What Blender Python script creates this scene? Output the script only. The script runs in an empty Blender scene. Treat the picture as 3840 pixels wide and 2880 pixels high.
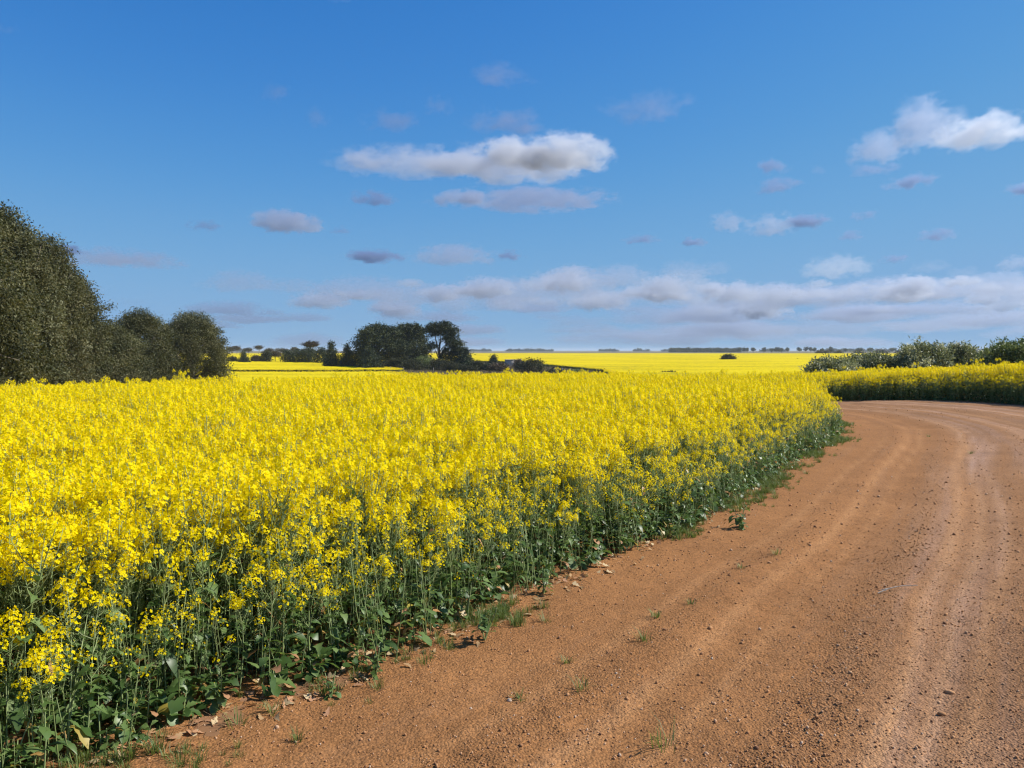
import bpy, math, random
import numpy as np
from mathutils import Vector

sc = bpy.context.scene
rng = np.random.default_rng(7)
random.seed(7)

# ------------------------------------------------------------------ camera, sky, sun, exposure
F, HZ, EYE = 2900.0, 1314.0, 1.75          # focal length and horizon row of the 3840 px wide photograph, eye height in m
cam = bpy.data.cameras.new('camera')
cam_o = bpy.data.objects.new('camera', cam)
sc.collection.objects.link(cam_o)
cam_o.location = (0, 0, EYE)
cam_o.rotation_euler = (math.radians(90 - 2.49), 0, 0)
cam.sensor_fit = 'HORIZONTAL'
cam.angle = 2 * math.atan(1920 / F)
cam.clip_start = 0.1
cam.clip_end = 60000
sc.camera = cam_o

SUN_EL, SUN_AZ = math.radians(44), math.radians(84)      # azimuth clockwise from the view direction
world = bpy.data.worlds.new('World')
sc.world = world
world.use_nodes = True
wn = world.node_tree
sky = wn.nodes.new('ShaderNodeTexSky')
sky.sky_type = 'NISHITA'
sky.sun_disc = False
sky.sun_elevation = SUN_EL
sky.sun_rotation = SUN_AZ
sky.altitude = 300
sky.air_density = 1.0
sky.dust_density = 0.05
sky.ozone_density = 4.0
# the camera's tone curve for the clear sky: one curve per channel, the same everywhere
sc_in = wn.nodes.new('ShaderNodeVectorMath'); sc_in.operation = 'SCALE'; sc_in.inputs['Scale'].default_value = 0.1
cur = wn.nodes.new('ShaderNodeRGBCurve')
for ch, pts in enumerate((((0, 0), (.08, .022), (.115, .044), (.17, .088), (.25, .148), (.385, .200), (.54, .222), (1, .235)),
                          ((0, 0), (.10, .10), (.21, .216), (.30, .300), (.40, .362), (.55, .405), (.66, .412), (1, .42)),
                          ((0, 0), (.2, .32), (.39, .590), (.50, .650), (.60, .672), (.75, .69), (1, .70)))):
    c = cur.mapping.curves[ch]
    c.points[0].location = pts[0]; c.points[1].location = pts[-1]
    for p in pts[1:-1]: c.points.new(*p)
cur.mapping.update()
sc_out = wn.nodes.new('ShaderNodeVectorMath'); sc_out.operation = 'SCALE'; sc_out.inputs['Scale'].default_value = 10.0
bg = wn.nodes['Background']
wn.links.new(sky.outputs[0], sc_in.inputs[0]); wn.links.new(sc_in.outputs[0], cur.inputs['Color'])
wn.links.new(cur.outputs[0], sc_out.inputs[0]); wn.links.new(sc_out.outputs[0], bg.inputs[0])
bg.inputs[1].default_value = 0.077

sun = bpy.data.lights.new('sun', 'SUN')
sun.energy = 5.0
sun.angle = math.radians(0.5)
sun.color = (1.0, 0.95, 0.87)
sun_o = bpy.data.objects.new('sun', sun)
sc.collection.objects.link(sun_o)
sd = Vector((math.sin(SUN_AZ) * math.cos(SUN_EL), math.cos(SUN_AZ) * math.cos(SUN_EL), math.sin(SUN_EL)))
sun_o.rotation_euler = (-sd).to_track_quat('-Z', 'Y').to_euler()

sc.view_settings.view_transform = 'Standard'
sc.view_settings.look = 'None'
sc.view_settings.gamma = 1
sc.view_settings.use_curve_mapping = False
sc.view_settings.exposure = 0.40
sc.render.engine = 'CYCLES'
sc.cycles.max_bounces = 6
sc.cycles.diffuse_bounces = 2
sc.cycles.glossy_bounces = 2
sc.cycles.transmission_bounces = 4
sc.cycles.volume_bounces = 2
sc.cycles.use_denoising = True
sc.cycles.filter_width = 1.2

# ------------------------------------------------------------------ helpers
def smooth(a, b, x):
    t = np.clip((np.asarray(x, float) - a) / (b - a), 0, 1)
    return t * t * (3 - 2 * t)

def _hash(ix, iy, s):
    h = (ix.astype(np.int64) * 374761393 + iy.astype(np.int64) * 668265263 + s * 1442695041) & 0xffffffff
    h = ((h ^ (h >> 13)) * 1274126177) & 0xffffffff
    h = (h ^ (h >> 16)) & 0xffffffff
    return h / 4294967295.0

def vnoise(x, y, s=0):
    x = np.asarray(x, float); y = np.asarray(y, float)
    ix = np.floor(x); iy = np.floor(y)
    fx = x - ix; fy = y - iy
    fx = fx * fx * (3 - 2 * fx); fy = fy * fy * (3 - 2 * fy)
    a = _hash(ix, iy, s); b = _hash(ix + 1, iy, s); c = _hash(ix, iy + 1, s); d = _hash(ix + 1, iy + 1, s)
    return (a * (1 - fx) + b * fx) * (1 - fy) + (c * (1 - fx) + d * fx) * fy

def fbm(x, y, o=4, s=0):
    t = 0; a = 0.5; n = 0
    for i in range(o):
        t = t + a * vnoise(x, y, s + i); n += a
        x = x * 2.03 + 11.3; y = y * 2.03 + 5.7; a *= 0.5
    return t / n

def link(o, parent=None, label=None, cat=None, group=None, kind=None):
    sc.collection.objects.link(o)
    if parent is not None: o.parent = parent
    if label: o['label'] = label
    if cat: o['category'] = cat
    if group: o['group'] = group
    if kind: o['kind'] = kind
    return o

def mesh(name, V, faces, mats=(), mi=None, smooth_=False, attrs=None):
    """faces: int array (n,3) or (n,4), or a list of such arrays"""
    me = bpy.data.meshes.new(name)
    if not isinstance(faces, list): faces = [faces]
    faces = [np.asarray(f, np.int32) for f in faces if len(f)]
    V = np.asarray(V, np.float32)
    me.vertices.add(len(V)); me.vertices.foreach_set('co', V.ravel())
    lv = np.concatenate([f.ravel() for f in faces])
    tot = np.concatenate([np.full(len(f), f.shape[1], np.int32) for f in faces])
    st = np.concatenate([[0], np.cumsum(tot)[:-1]]).astype(np.int32)
    me.loops.add(len(lv)); me.loops.foreach_set('vertex_index', lv)
    me.polygons.add(len(tot)); me.polygons.foreach_set('loop_start', st); me.polygons.foreach_set('loop_total', tot)
    if mi is not None: me.polygons.foreach_set('material_index', np.asarray(mi, np.int32))
    if smooth_: me.polygons.foreach_set('use_smooth', np.ones(len(tot), bool))
    for m in mats: me.materials.append(m)
    for k, v in (attrs or {}).items():
        v = np.asarray(v, np.float32)
        if v.ndim == 1:
            a = me.attributes.new(k, 'FLOAT', 'POINT'); a.data.foreach_set('value', v)
        else:
            a = me.attributes.new(k, 'FLOAT_VECTOR', 'POINT'); a.data.foreach_set('vector', v.ravel())
    me.update(calc_edges=True)
    me.validate()
    return me

class Geo:
    """collects triangles and quads with a per-vertex tint"""
    def __init__(s): s.V = []; s.T = []; s.Q = []; s.C = []; s.n = 0
    def add(s, v, q=None, t=None, c=0.5):
        v = np.asarray(v, float).reshape(-1, 3)
        if q is not None and len(q): s.Q.append(np.asarray(q) + s.n)
        if t is not None and len(t): s.T.append(np.asarray(t) + s.n)
        s.V.append(v); s.C.append(np.full(len(v), c) if np.isscalar(c) else np.asarray(c)); s.n += len(v)
    def tube(s, P, R, sides=4, c=0.5, cap=True):
        P = np.asarray(P, float); k = len(P)
        R = np.full(k, R) if np.isscalar(R) else np.asarray(R, float)
        d = np.gradient(P, axis=0); d /= np.linalg.norm(d, axis=1)[:, None] + 1e-9
        up = np.where(np.abs(d[:, 2:3]) > .9, np.array([[1., 0, 0]]), np.array([[0, 0, 1.]]))
        a = np.cross(d, up); a /= np.linalg.norm(a, axis=1)[:, None] + 1e-9
        b = np.cross(d, a)
        th = np.arange(sides) / sides * 2 * np.pi
        ring = P[:, None] + R[:, None, None] * (np.cos(th)[None, :, None] * a[:, None] + np.sin(th)[None, :, None] * b[:, None])
        q = []
        for i in range(k - 1):
            for j in range(sides):
                j2 = (j + 1) % sides
                q.append((i * sides + j, i * sides + j2, (i + 1) * sides + j2, (i + 1) * sides + j))
        v = ring.reshape(-1, 3); t = []
        if cap:
            v = np.vstack([v, P[-1:]]); e = k * sides
            t = [((k - 1) * sides + j, (k - 1) * sides + (j + 1) % sides, e) for j in range(sides)]
        s.add(v, q, t, c)
    def arrays(s):
        V = np.vstack(s.V); C = np.concatenate(s.C)
        Q = np.vstack(s.Q) if s.Q else np.zeros((0, 4), int)
        T = np.vstack(s.T) if s.T else np.zeros((0, 3), int)
        return V, Q, T, C
    def mesh(s, name, mat, smooth_=False):
        V, Q, T, C = s.arrays()
        return mesh(name, V, [Q, T], [mat], smooth_=smooth_, attrs={'tint': C})

def obj(name, me, parent=None, **kw):
    return link(bpy.data.objects.new(name, me), parent, **kw)

def empty(name, loc, **kw):
    o = bpy.data.objects.new(name, None); o.location = loc; o.empty_display_size = .2
    return link(o, **kw)

# ------------------------------------------------------------------ materials
def newmat(name):
    m = bpy.data.materials.new(name); m.use_nodes = True
    nt = m.node_tree; b = nt.nodes['Principled BSDF']; out = nt.nodes['Material Output']
    return m, nt, b, out

def nd(nt, typ, **inp):
    n = nt.nodes.new(typ)
    for k, v in inp.items():
        n.inputs[k].default_value = v
    return n

def ramp(nt, fac, stops):
    r = nt.nodes.new('ShaderNodeValToRGB')
    el = r.color_ramp.elements
    while len(el) > 1: el.remove(el[-1])
    el[0].position = stops[0][0]; el[0].color = (*stops[0][1], 1)
    for p, c in stops[1:]:
        e = el.new(p); e.color = (*c, 1)
    nt.links.new(fac, r.inputs[0])
    return r.outputs[0]

def leafmat(name, stops, rough=.55, trans=.25, spec=.35, tcol=1.6):
    """foliage: colour from the per-leaf tint, a share of light passing through"""
    m, nt, b, out = newmat(name)
    a = nt.nodes.new('ShaderNodeAttribute'); a.attribute_name = 'tint'
    col = ramp(nt, a.outputs['Fac'], stops)
    nt.links.new(col, b.inputs['Base Color'])
    b.inputs['Roughness'].default_value = rough
    b.inputs['Specular IOR Level'].default_value = spec
    if trans:
        tr = nt.nodes.new('ShaderNodeBsdfTranslucent')
        mx = nt.nodes.new('ShaderNodeMix'); mx.data_type = 'RGBA'; mx.blend_type = 'MULTIPLY'
        mx.inputs[0].default_value = 1; mx.inputs[7].default_value = (tcol, tcol, tcol * .7, 1)
        nt.links.new(col, mx.inputs[6]); nt.links.new(mx.outputs[2], tr.inputs[0])
        ms = nt.nodes.new('ShaderNodeMixShader'); ms.inputs[0].default_value = trans
        nt.links.new(b.outputs[0], ms.inputs[1]); nt.links.new(tr.outputs[0], ms.inputs[2])
        nt.links.new(ms.outputs[0], out.inputs[0])
    return m

M = {}
M['petal'] = leafmat('canola_petal', [(0, (.92, .68, .0)), (.5, (.96, .775, .0)), (1, (.97, .815, .008))], rough=.6, trans=.45, spec=.1, tcol=1.0)
M['stem'] = leafmat('canola_stem', [(0, (.10, .13, .036)), (.5, (.19, .24, .085)), (1, (.30, .37, .16))], rough=.5, trans=0)
M['cleaf'] = leafmat('canola_leaf', [(0, (.040, .078, .018)), (.45, (.085, .150, .038)), (.8, (.175, .25, .08)), (.86, (.36, .32, .05)), (.93, (.44, .24, .10)), (1, (.38, .20, .13))], rough=.42, trans=.28, spec=.4)
M['gum'] = leafmat('gum_leaf', [(0, (.026, .030, .012)), (.35, (.064, .072, .028)), (.65, (.128, .116, .050)), (.85, (.140, .148, .072)), (1, (.22, .225, .13))], rough=.6, trans=.22, spec=.25)
M['pine'] = leafmat('pine_needle', [(0, (.014, .022, .010)), (.5, (.036, .050, .020)), (1, (.085, .098, .04))], rough=.6, trans=.08, spec=.2)
M['conifer'] = leafmat('conifer_needle', [(0, (.016, .026, .014)), (.5, (.038, .054, .028)), (1, (.08, .10, .055))], rough=.6, trans=.08, spec=.2)
M['bush'] = leafmat('bush_leaf', [(0, (.018, .022, .010)), (.5, (.036, .040, .018)), (1, (.07, .075, .035))], rough=.6, trans=.1, spec=.2)
M['drybush'] = leafmat('dry_bush_leaf', [(0, (.05, .04, .03)), (.5, (.11, .085, .06)), (1, (.18, .14, .10))], rough=.7, trans=.05, spec=.1)
M['mallee'] = leafmat('mallee_leaf', [(0, (.028, .022, .016)), (.5, (.06, .045, .03)), (1, (.10, .075, .05))], rough=.6, trans=.1, spec=.2)
M['wattle'] = leafmat('shrub_leaf', [(0, (.08, .095, .04)), (.4, (.19, .21, .10)), (.75, (.36, .37, .22)), (1, (.52, .51, .36))], rough=.5, trans=.2, spec=.4)
M['greenshrub'] = leafmat('green_shrub_leaf', [(0, (.045, .072, .022)), (.5, (.115, .155, .048)), (1, (.26, .29, .12))], rough=.5, trans=.2, spec=.35)
M['grass'] = leafmat('grass_blade', [(0, (.07, .105, .022)), (.5, (.13, .18, .045)), (.8, (.22, .25, .08)), (1, (.42, .35, .18))], rough=.5, trans=.3, spec=.3)
M['drygrass'] = leafmat('dry_grass_blade', [(0, (.07, .065, .035)), (.5, (.16, .13, .08)), (1, (.28, .22, .14))], rough=.7, trans=.2, spec=.2)

def barkmat(name, c1, c2, scale=6):
    m, nt, b, out = newmat(name)
    tc = nt.nodes.new('ShaderNodeTexCoord')
    mp = nt.nodes.new('ShaderNodeMapping'); mp.inputs['Scale'].default_value = (scale, scale, scale * .2)
    nt.links.new(tc.outputs['Object'], mp.inputs[0])
    n = nd(nt, 'ShaderNodeTexNoise', Scale=1.0, Detail=5.0, Roughness=.65)
    nt.links.new(mp.outputs[0], n.inputs['Vector'])
    nt.links.new(ramp(nt, n.outputs[0], [(.3, c1), (.7, c2)]), b.inputs['Base Color'])
    bp = nd(nt, 'ShaderNodeBump', Strength=.6, Distance=.03); nt.links.new(n.outputs[0], bp.inputs['Height'])
    nt.links.new(bp.outputs[0], b.inputs['Normal'])
    b.inputs['Roughness'].default_value = .85
    return m
M['bark'] = barkmat('gum_bark', (.10, .075, .055), (.30, .25, .20))
M['pinebark'] = barkmat('pine_bark', (.03, .022, .016), (.09, .065, .05))
M['wood'] = barkmat('weathered_wood', (.16, .14, .12), (.36, .33, .29), 14)

# ------------------------------------------------------------------ terrain
_ty = np.arange(0, 14000, 1.0)
_tz = np.interp(_ty, [0, 20, 27, 40, 60, 90, 130, 180, 260, 400, 600, 900, 2000, 14000],
                [0, 0, -.04, -.75, -2.0, -2.95, -3.4, -3.15, -2.45, -1.9, -1.65, -1.9, -2.0, -4.0])
_k = np.exp(-np.linspace(-2, 2, 17) ** 2); _k /= _k.sum()
_tz = np.convolve(np.pad(_tz, 8, mode='edge'), _k, 'valid')

def terrain(x, y):
    x = np.asarray(x, float); y = np.asarray(y, float)
    yy = np.maximum(y, 0.5)
    az = np.clip(-x / np.maximum(yy, 3.0), 0, .75)
    k = 1 + .9 * az * (1 - smooth(60, 130, yy))
    z = np.interp(yy * k, _ty, _tz)
    z = z + .20 * smooth(9, 15, x) * (1 - smooth(24, 34, yy)) * smooth(4, 12, yy)
    z = z + (fbm(x / 40, y / 40, 2, 5) - .5) * .25 * smooth(30, 90, np.hypot(x, y)) * (1 - smooth(400, 700, yy))
    return z

def unproj(px, py, z=None, d=None):
    """photo pixel -> world point on the ground (or at a given depth)"""
    a = (px - 1920) / F; s = (py - HZ) / F
    if d is not None: return np.array([a * d, d, EYE - s * d])
    ds = np.arange(2, 3000, .5)
    zz = terrain(a * ds, ds)
    below = np.nonzero(EYE - s * ds <= zz)[0]
    d = ds[below[0]] if len(below) else 3000
    return np.array([a * d, d, float(terrain(a * d, d))])

# edges of the road in plan (metres); the crop stands left of the first and right of the second
EDGE_L = np.array([(-9, -6), (-4.6, -.4), (-2.75, 2.0), (-1.64, 3.39), (-1.24, 3.78), (-.77, 4.22), (-.42, 4.77), (.25, 5.70), (.85, 6.6),
                   (1.85, 7.83), (2.77, 9.35), (4.3, 12.0), (6.25, 15.1), (7.6, 17.9), (8.1, 21), (7.0, 25.5), (4.5, 30), (0, 34.5), (-7, 39), (-20, 44), (-40, 50)], float)
EDGE_R = np.array([(3, -12), (6, -5), (9, 1), (11.6, 7), (13.6, 13), (14.5, 18), (14.6, 21.6), (14.3, 23.6), (13.6, 25.4), (12.4, 26.8), (11.0, 28.0),
                   (8.6, 31), (5, 35.5), (0, 40), (-7, 45), (-20, 50), (-40, 56)], float)

def resample(P, n=400):
    d = np.r_[0, np.cumsum(np.hypot(*np.diff(P, axis=0).T))]
    t = np.linspace(0, d[-1], n)
    Q = np.c_[np.interp(t, d, P[:, 0]), np.interp(t, d, P[:, 1])]
    for _ in range(6):
        Q[1:-1] = .25 * Q[:-2] + .5 * Q[1:-1] + .25 * Q[2:]
    return Q, t
EL, ELt = resample(EDGE_L)
ER, ERt = resample(EDGE_R)

def sdist(x, y, P, T):
    """signed distance to a polyline (positive on its right-hand side) and the arc length"""
    x = np.asarray(x, float).ravel(); y = np.asarray(y, float).ravel()
    out = np.empty(len(x)); arc = np.empty(len(x))
    for i in range(0, len(x), 20000):
        dx = x[i:i + 20000, None] - P[None, :, 0]; dy = y[i:i + 20000, None] - P[None, :, 1]
        j = np.argmin(dx * dx + dy * dy, axis=1)
        j = np.clip(j, 1, len(P) - 2)
        r = np.arange(len(j))
        tx = P[j + 1, 0] - P[j - 1, 0]; ty = P[j + 1, 1] - P[j - 1, 1]
        l = np.hypot(tx, ty); tx /= l; ty /= l
        ddx = dx[r, j]; ddy = dy[r, j]
        out[i:i + 20000] = ddx * ty - ddy * tx
        arc[i:i + 20000] = T[j] + ddx * tx + ddy * ty
    return out, arc

def wob(x, y):   # the crop's ragged margin
    return (fbm(np.asarray(x) * 1.1, np.asarray(y) * 1.1, 3, 31) - .5) * .55

def in_left(x, y):  return -sdist(x, y, EL, ELt)[0]      # > 0 : inside the left field, metres from its margin
def in_right(x, y): return sdist(x, y, ER, ERt)[0]       # > 0 : inside the right field

# patches without crop in the valley: the farm dam and its trees, and a track between two fields
def inpoly(x, y, P):
    x = np.asarray(x); y = np.asarray(y); c = np.zeros(x.shape, bool)
    n = len(P)
    for i in range(n):
        x1, y1 = P[i]; x2, y2 = P[(i + 1) % n]
        cond = ((y1 > y) != (y2 > y)) & (x < (x2 - x1) * (y - y1) / (y2 - y1 + 1e-12) + x1)
        c ^= cond
    return c
DAM = [unproj(px, py)[:2] for px, py in ((1330, 1368), (1500, 1362), (1810, 1363), (1950, 1366), (2060, 1379), (2160, 1389), (2230, 1397))]
DAM += [(19, 120), (0, 112), (-14, 120), (-22, 150), (-26, 156), (-24, 172)]
TRACK = [(-120, 152), (-22, 156), (-22, 168), (-120, 165)]

def nocrop(x, y):
    return inpoly(x, y, DAM) | inpoly(x, y, TRACK)

# ---- ground sheet
def polar(a0, a1, na, r):
    th = np.linspace(a0, a1, na)
    R, TH = np.meshgrid(r, th, indexing='ij')
    x = R * np.sin(TH); y = R * np.cos(TH)
    i = np.arange(len(r) - 1)[:, None] * na + np.arange(na - 1)[None, :]
    q = np.stack([i, i + 1, i + 1 + na, i + na], -1).reshape(-1, 4)
    return x.ravel(), y.ravel(), q[:, ::-1]

def soilmat():
    m, nt, b, out = newmat('soil')
    g = nt.nodes.new('ShaderNodeNewGeometry')
    n = nd(nt, 'ShaderNodeTexNoise', Scale=2.0, Detail=8.0, Roughness=.65); nt.links.new(g.outputs['Position'], n.inputs['Vector'])
    n2 = nd(nt, 'ShaderNodeTexNoise', Scale=.045, Detail=5.0, Roughness=.6); nt.links.new(g.outputs['Position'], n2.inputs['Vector'])
    near = ramp(nt, n.outputs[0], [(.3, (.15, .075, .035)), (.7, (.28, .15, .075))])
    far = ramp(nt, n2.outputs[0], [(.35, (.10, .105, .05)), (.5, (.18, .15, .09)), (.65, (.24, .19, .13))])
    sep = nt.nodes.new('ShaderNodeSeparateXYZ'); nt.links.new(g.outputs['Position'], sep.inputs[0])
    mr = nd(nt, 'ShaderNodeMapRange', **{'From Min': 60.0, 'From Max': 90.0}); nt.links.new(sep.outputs['Y'], mr.inputs[0])
    mx = nt.nodes.new('ShaderNodeMix'); mx.data_type = 'RGBA'
    nt.links.new(mr.outputs[0], mx.inputs[0]); nt.links.new(near, mx.inputs[6]); nt.links.new(far, mx.inputs[7])
    nt.links.new(mx.outputs[2], b.inputs['Base Color'])
    b.inputs['Roughness'].default_value = .95
    b.inputs['Specular IOR Level'].default_value = .1
    return m
M['soil'] = soilmat()
r = np.r_[0.01, np.geomspace(.8, 13000, 230)]
x, y, q = polar(-np.pi, np.pi, 361, r)
z = terrain(x, y)
dl = sdist(x, y, EL, ELt)[0]; dr = -sdist(x, y, ER, ERt)[0]
onroad = np.minimum(dl, dr)
z = z - .06 * smooth(.1, .6, onroad)
obj('ground', mesh('ground', np.c_[x, y, z], q, [M['soil']], smooth_=True), kind='structure')

# ---- road of orange gravel: wheel ruts and graded ridges follow the curve
def road_relief(x, y, d, s):
    w = (fbm(s * .16, d * .5, 2, 40) - .5)
    dd = d + w * .35
    ruts = 0
    for c, wd, a in ((.75, .16, -.010), (1.12, .12, .010), (1.55, .22, -.012), (2.02, .09, .010), (2.15, .16, .012), (2.5, .22, -.020), (3.15, .22, .016), (3.7, .2, -.018), (4.3, .25, .018), (5.0, .3, -.018), (5.7, .2, .016)):
        ruts = ruts + a * np.exp(-((dd - c) / wd) ** 2)
    z = ruts * (.55 + .9 * fbm(s * .8, d * .3, 2, 44))
    rd_ = np.hypot(x, y)
    z = z + (fbm(x * 2.2, y * 2.2, 3, 50) - .5) * .030 + (fbm(x * 9, y * 9, 2, 60) - .5) * .016 * (1 - smooth(7, 13, rd_)) + (fbm(x * 18, y * 18, 2, 62) - .5) * .010 * (1 - smooth(4.5, 8, rd_))
    z = z + (fbm(x * 40, y * 40, 2, 70) - .5) * .026 * np.clip(loose_strip(dd), .12, 1.2) * (1 - smooth(3.6, 5.6, rd_))
    return z
def tracks(dd, s):
    t = 0
    for c, wd, a in ((.9, .05, .5), (1.35, .06, .7), (1.62, .04, .5), (2.38, .06, .9), (2.56, .05, .8), (2.74, .04, .6), (3.45, .06, .9), (3.66, .05, .7), (3.9, .06, .8), (4.75, .08, 1), (5.0, .06, .7), (5.35, .08, .8), (6.2, .10, .9), (6.6, .08, .7), (7.4, .12, .8)):
        t = t + a * np.exp(-((dd - c) / wd) ** 2) * (.35 + .9 * vnoise(s * .5, c + 0 * s, 9))
    return t
def loose_strip(dd):
    return .30 * np.exp(-((dd - 1.12) / .18) ** 2) + (.75 * np.exp(-((dd - 2.08) / .13) ** 2) + .3 * np.exp(-((dd - 2.2) / .4) ** 2)) + .75 * np.exp(-((dd - 3.15) / .36) ** 2) + .7 * np.exp(-((dd - 4.3) / .35) ** 2) + .6 * np.exp(-((dd - 5.7) / .4) ** 2)
r = np.r_[np.geomspace(1.2, 12, 400), np.geomspace(12.1, 62, 150)]
x, y, q = polar(math.radians(-62), math.radians(78), 420, r)
dl, sl = sdist(x, y, EL, ELt); dr = -sdist(x, y, ER, ERt)[0]
dmin = np.minimum(dl, dr)
keep = (dmin[q] > -.9).any(axis=1)
q = q[keep]
zr = terrain(x, y) + .004 + road_relief(x, y, dl, sl) * smooth(-.6, .5, dmin) - .03 * (1 - smooth(-.9, -.2, dmin))
used = np.unique(q); remap = np.full(len(x), -1); remap[used] = np.arange(len(used))

def roadmat():
    m, nt, b, out = newmat('orange_gravel')
    L = nt.links.new
    g = nt.nodes.new('ShaderNodeNewGeometry')
    a = nt.nodes.new('ShaderNodeAttribute'); a.attribute_name = 'rd'       # x: metres from the crop, y: metres along
    sep = nt.nodes.new('ShaderNodeSeparateXYZ'); L(a.outputs['Vector'], sep.inputs[0])
    st = nt.nodes.new('ShaderNodeMapping'); st.inputs['Scale'].default_value = (3.2, .13, 0)
    L(a.outputs['Vector'], st.inputs[0])
    streak = nd(nt, 'ShaderNodeTexNoise', Scale=1.0, Detail=6.0, Roughness=.62); L(st.outputs[0], streak.inputs['Vector'])
    patch = nd(nt, 'ShaderNodeTexNoise', Scale=.9, Detail=5.0, Roughness=.6); L(g.outputs['Position'], patch.inputs['Vector'])
    grit = nd(nt, 'ShaderNodeTexNoise', Scale=55.0, Detail=4.0, Roughness=.7); L(g.outputs['Position'], grit.inputs['Vector'])
    cell = nd(nt, 'ShaderNodeTexVoronoi', Scale=75.0); L(g.outputs['Position'], cell.inputs['Vector'])
    # compacted wheel tracks are pinkish, the loose shoulder towards the crop is orange
    band = nd(nt, 'ShaderNodeMapRange', **{'From Min': 1.7, 'From Max': 2.3}); L(sep.outputs['X'], band.inputs[0])
    ad = nt.nodes.new('ShaderNodeMath'); ad.operation = 'MULTIPLY_ADD'; L(streak.outputs[0], ad.inputs[0]); ad.inputs[1].default_value = 1.8; ad.inputs[2].default_value = -.98
    sm = nt.nodes.new('ShaderNodeMath'); sm.operation = 'ADD'; sm.use_clamp = True; L(ad.outputs[0], sm.inputs[0])
    bm = nt.nodes.new('ShaderNodeMath'); bm.operation = 'MULTIPLY'; L(band.outputs[0], bm.inputs[0]); bm.inputs[1].default_value = .55
    L(bm.outputs[0], sm.inputs[1])
    base = ramp(nt, sm.outputs[0], [(0, (.302, .150, .062)), (.42, (.288, .156, .078)), (1, (.330, .208, .150))])
    gr = ramp(nt, grit.outputs[0], [(.28, (.45, .42, .38)), (.5, (1, 1, 1)), (.74, (1.3, 1.25, 1.15))])
    mx = nt.nodes.new('ShaderNodeMix'); mx.data_type = 'RGBA'; mx.blend_type = 'MULTIPLY'; gf = nd(nt, 'ShaderNodeMapRange', **{'From Min': 0.0, 'From Max': .8, 'To Min': .80, 'To Max': 1.0}); L(sep.outputs['Z'], gf.inputs[0]); L(gf.outputs[0], mx.inputs[0])
    L(base, mx.inputs[6]); L(gr, mx.inputs[7])
    pt = ramp(nt, patch.outputs[0], [(.3, (.84, .82, .80)), (.65, (1.08, 1.07, 1.05))])
    mx2 = nt.nodes.new('ShaderNodeMix'); mx2.data_type = 'RGBA'; mx2.blend_type = 'MULTIPLY'; mx2.inputs[0].default_value = .9
    L(mx.outputs[2], mx2.inputs[6]); L(pt, mx2.inputs[7])
    vr = ramp(nt, cell.outputs['Color'], [(0, (.62, .56, .5)), (.5, (1, 1, 1)), (1, (1.35, 1.25, 1.1))])
    mx3 = nt.nodes.new('ShaderNodeMix'); mx3.data_type = 'RGBA'; mx3.blend_type = 'MULTIPLY'; mx3.inputs[0].default_value = .75
    L(mx2.outputs[2], mx3.inputs[6]); L(vr, mx3.inputs[7])
    ta = nt.nodes.new('ShaderNodeAttribute'); ta.attribute_name = 'trk'
    tr_ = ramp(nt, ta.outputs['Fac'], [(0, (.91, .89, .86)), (.35, (1.05, 1.06, 1.07)), (1, (1.25, 1.32, 1.40))])
    mx4 = nt.nodes.new('ShaderNodeMix'); mx4.data_type = 'RGBA'; mx4.blend_type = 'MULTIPLY'; mx4.inputs[0].default_value = 1.0
    L(mx3.outputs[2], mx4.inputs[6]); L(tr_, mx4.inputs[7])
    L(mx4.outputs[2], b.inputs['Base Color'])
    hh = nt.nodes.new('ShaderNodeMath'); hh.operation = 'MULTIPLY_ADD'; L(cell.outputs['Distance'], hh.inputs[0]); hh.inputs[1].default_value = -.9; L(grit.outputs[0], hh.inputs[2])
    bp = nd(nt, 'ShaderNodeBump', Distance=.014); L(hh.outputs[0], bp.inputs['Height'])
    bs = nd(nt, 'ShaderNodeMapRange', **{'From Min': 0.0, 'From Max': .8, 'To Min': .55, 'To Max': .95}); L(sep.outputs['Z'], bs.inputs[0]); 
    gp = nt.nodes.new('ShaderNodeSeparateXYZ'); L(g.outputs['Position'], gp.inputs[0])      # further along the bend the road is graded smoother
    gy_ = nd(nt, 'ShaderNodeMapRange', **{'From Min': 4.5, 'From Max': 9.0, 'To Min': 1.0, 'To Max': .12}); L(gp.outputs['Y'], gy_.inputs[0])
    bq = nt.nodes.new('ShaderNodeMath'); bq.operation = 'MULTIPLY'; L(bs.outputs[0], bq.inputs[0]); L(gy_.outputs[0], bq.inputs[1]); L(bq.outputs[0], bp.inputs['Strength'])
    L(bp.outputs[0], b.inputs['Normal'])
    b.inputs['Roughness'].default_value = .95; b.inputs['Specular IOR Level'].default_value = .12
    return m
M['road'] = roadmat()
obj('gravel_road', mesh('gravel_road', np.c_[x, y, zr][used], remap[q], [M['road']], smooth_=True,
                        attrs={'trk': tracks(dl + (fbm(sl * .16, dl * .5, 2, 40) - .5) * .35, sl)[used], 'rd': np.c_[dl + (fbm(sl * .16, dl * .5, 2, 40) - .5) * .35, sl, loose_strip(dl + (fbm(sl * .16, dl * .5, 2, 40) - .5) * .35)][used]}), kind='structure')

def road_z(x, y):
    dl, sl = sdist(x, y, EL, ELt); dr = -sdist(x, y, ER, ERt)[0]
    dm = np.minimum(dl, dr)
    return terrain(x, y) + .004 + road_relief(np.asarray(x, float), np.asarray(y, float), dl, sl) * smooth(-.6, .5, dm) - .03 * (1 - smooth(-.9, -.2, dm))

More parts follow.
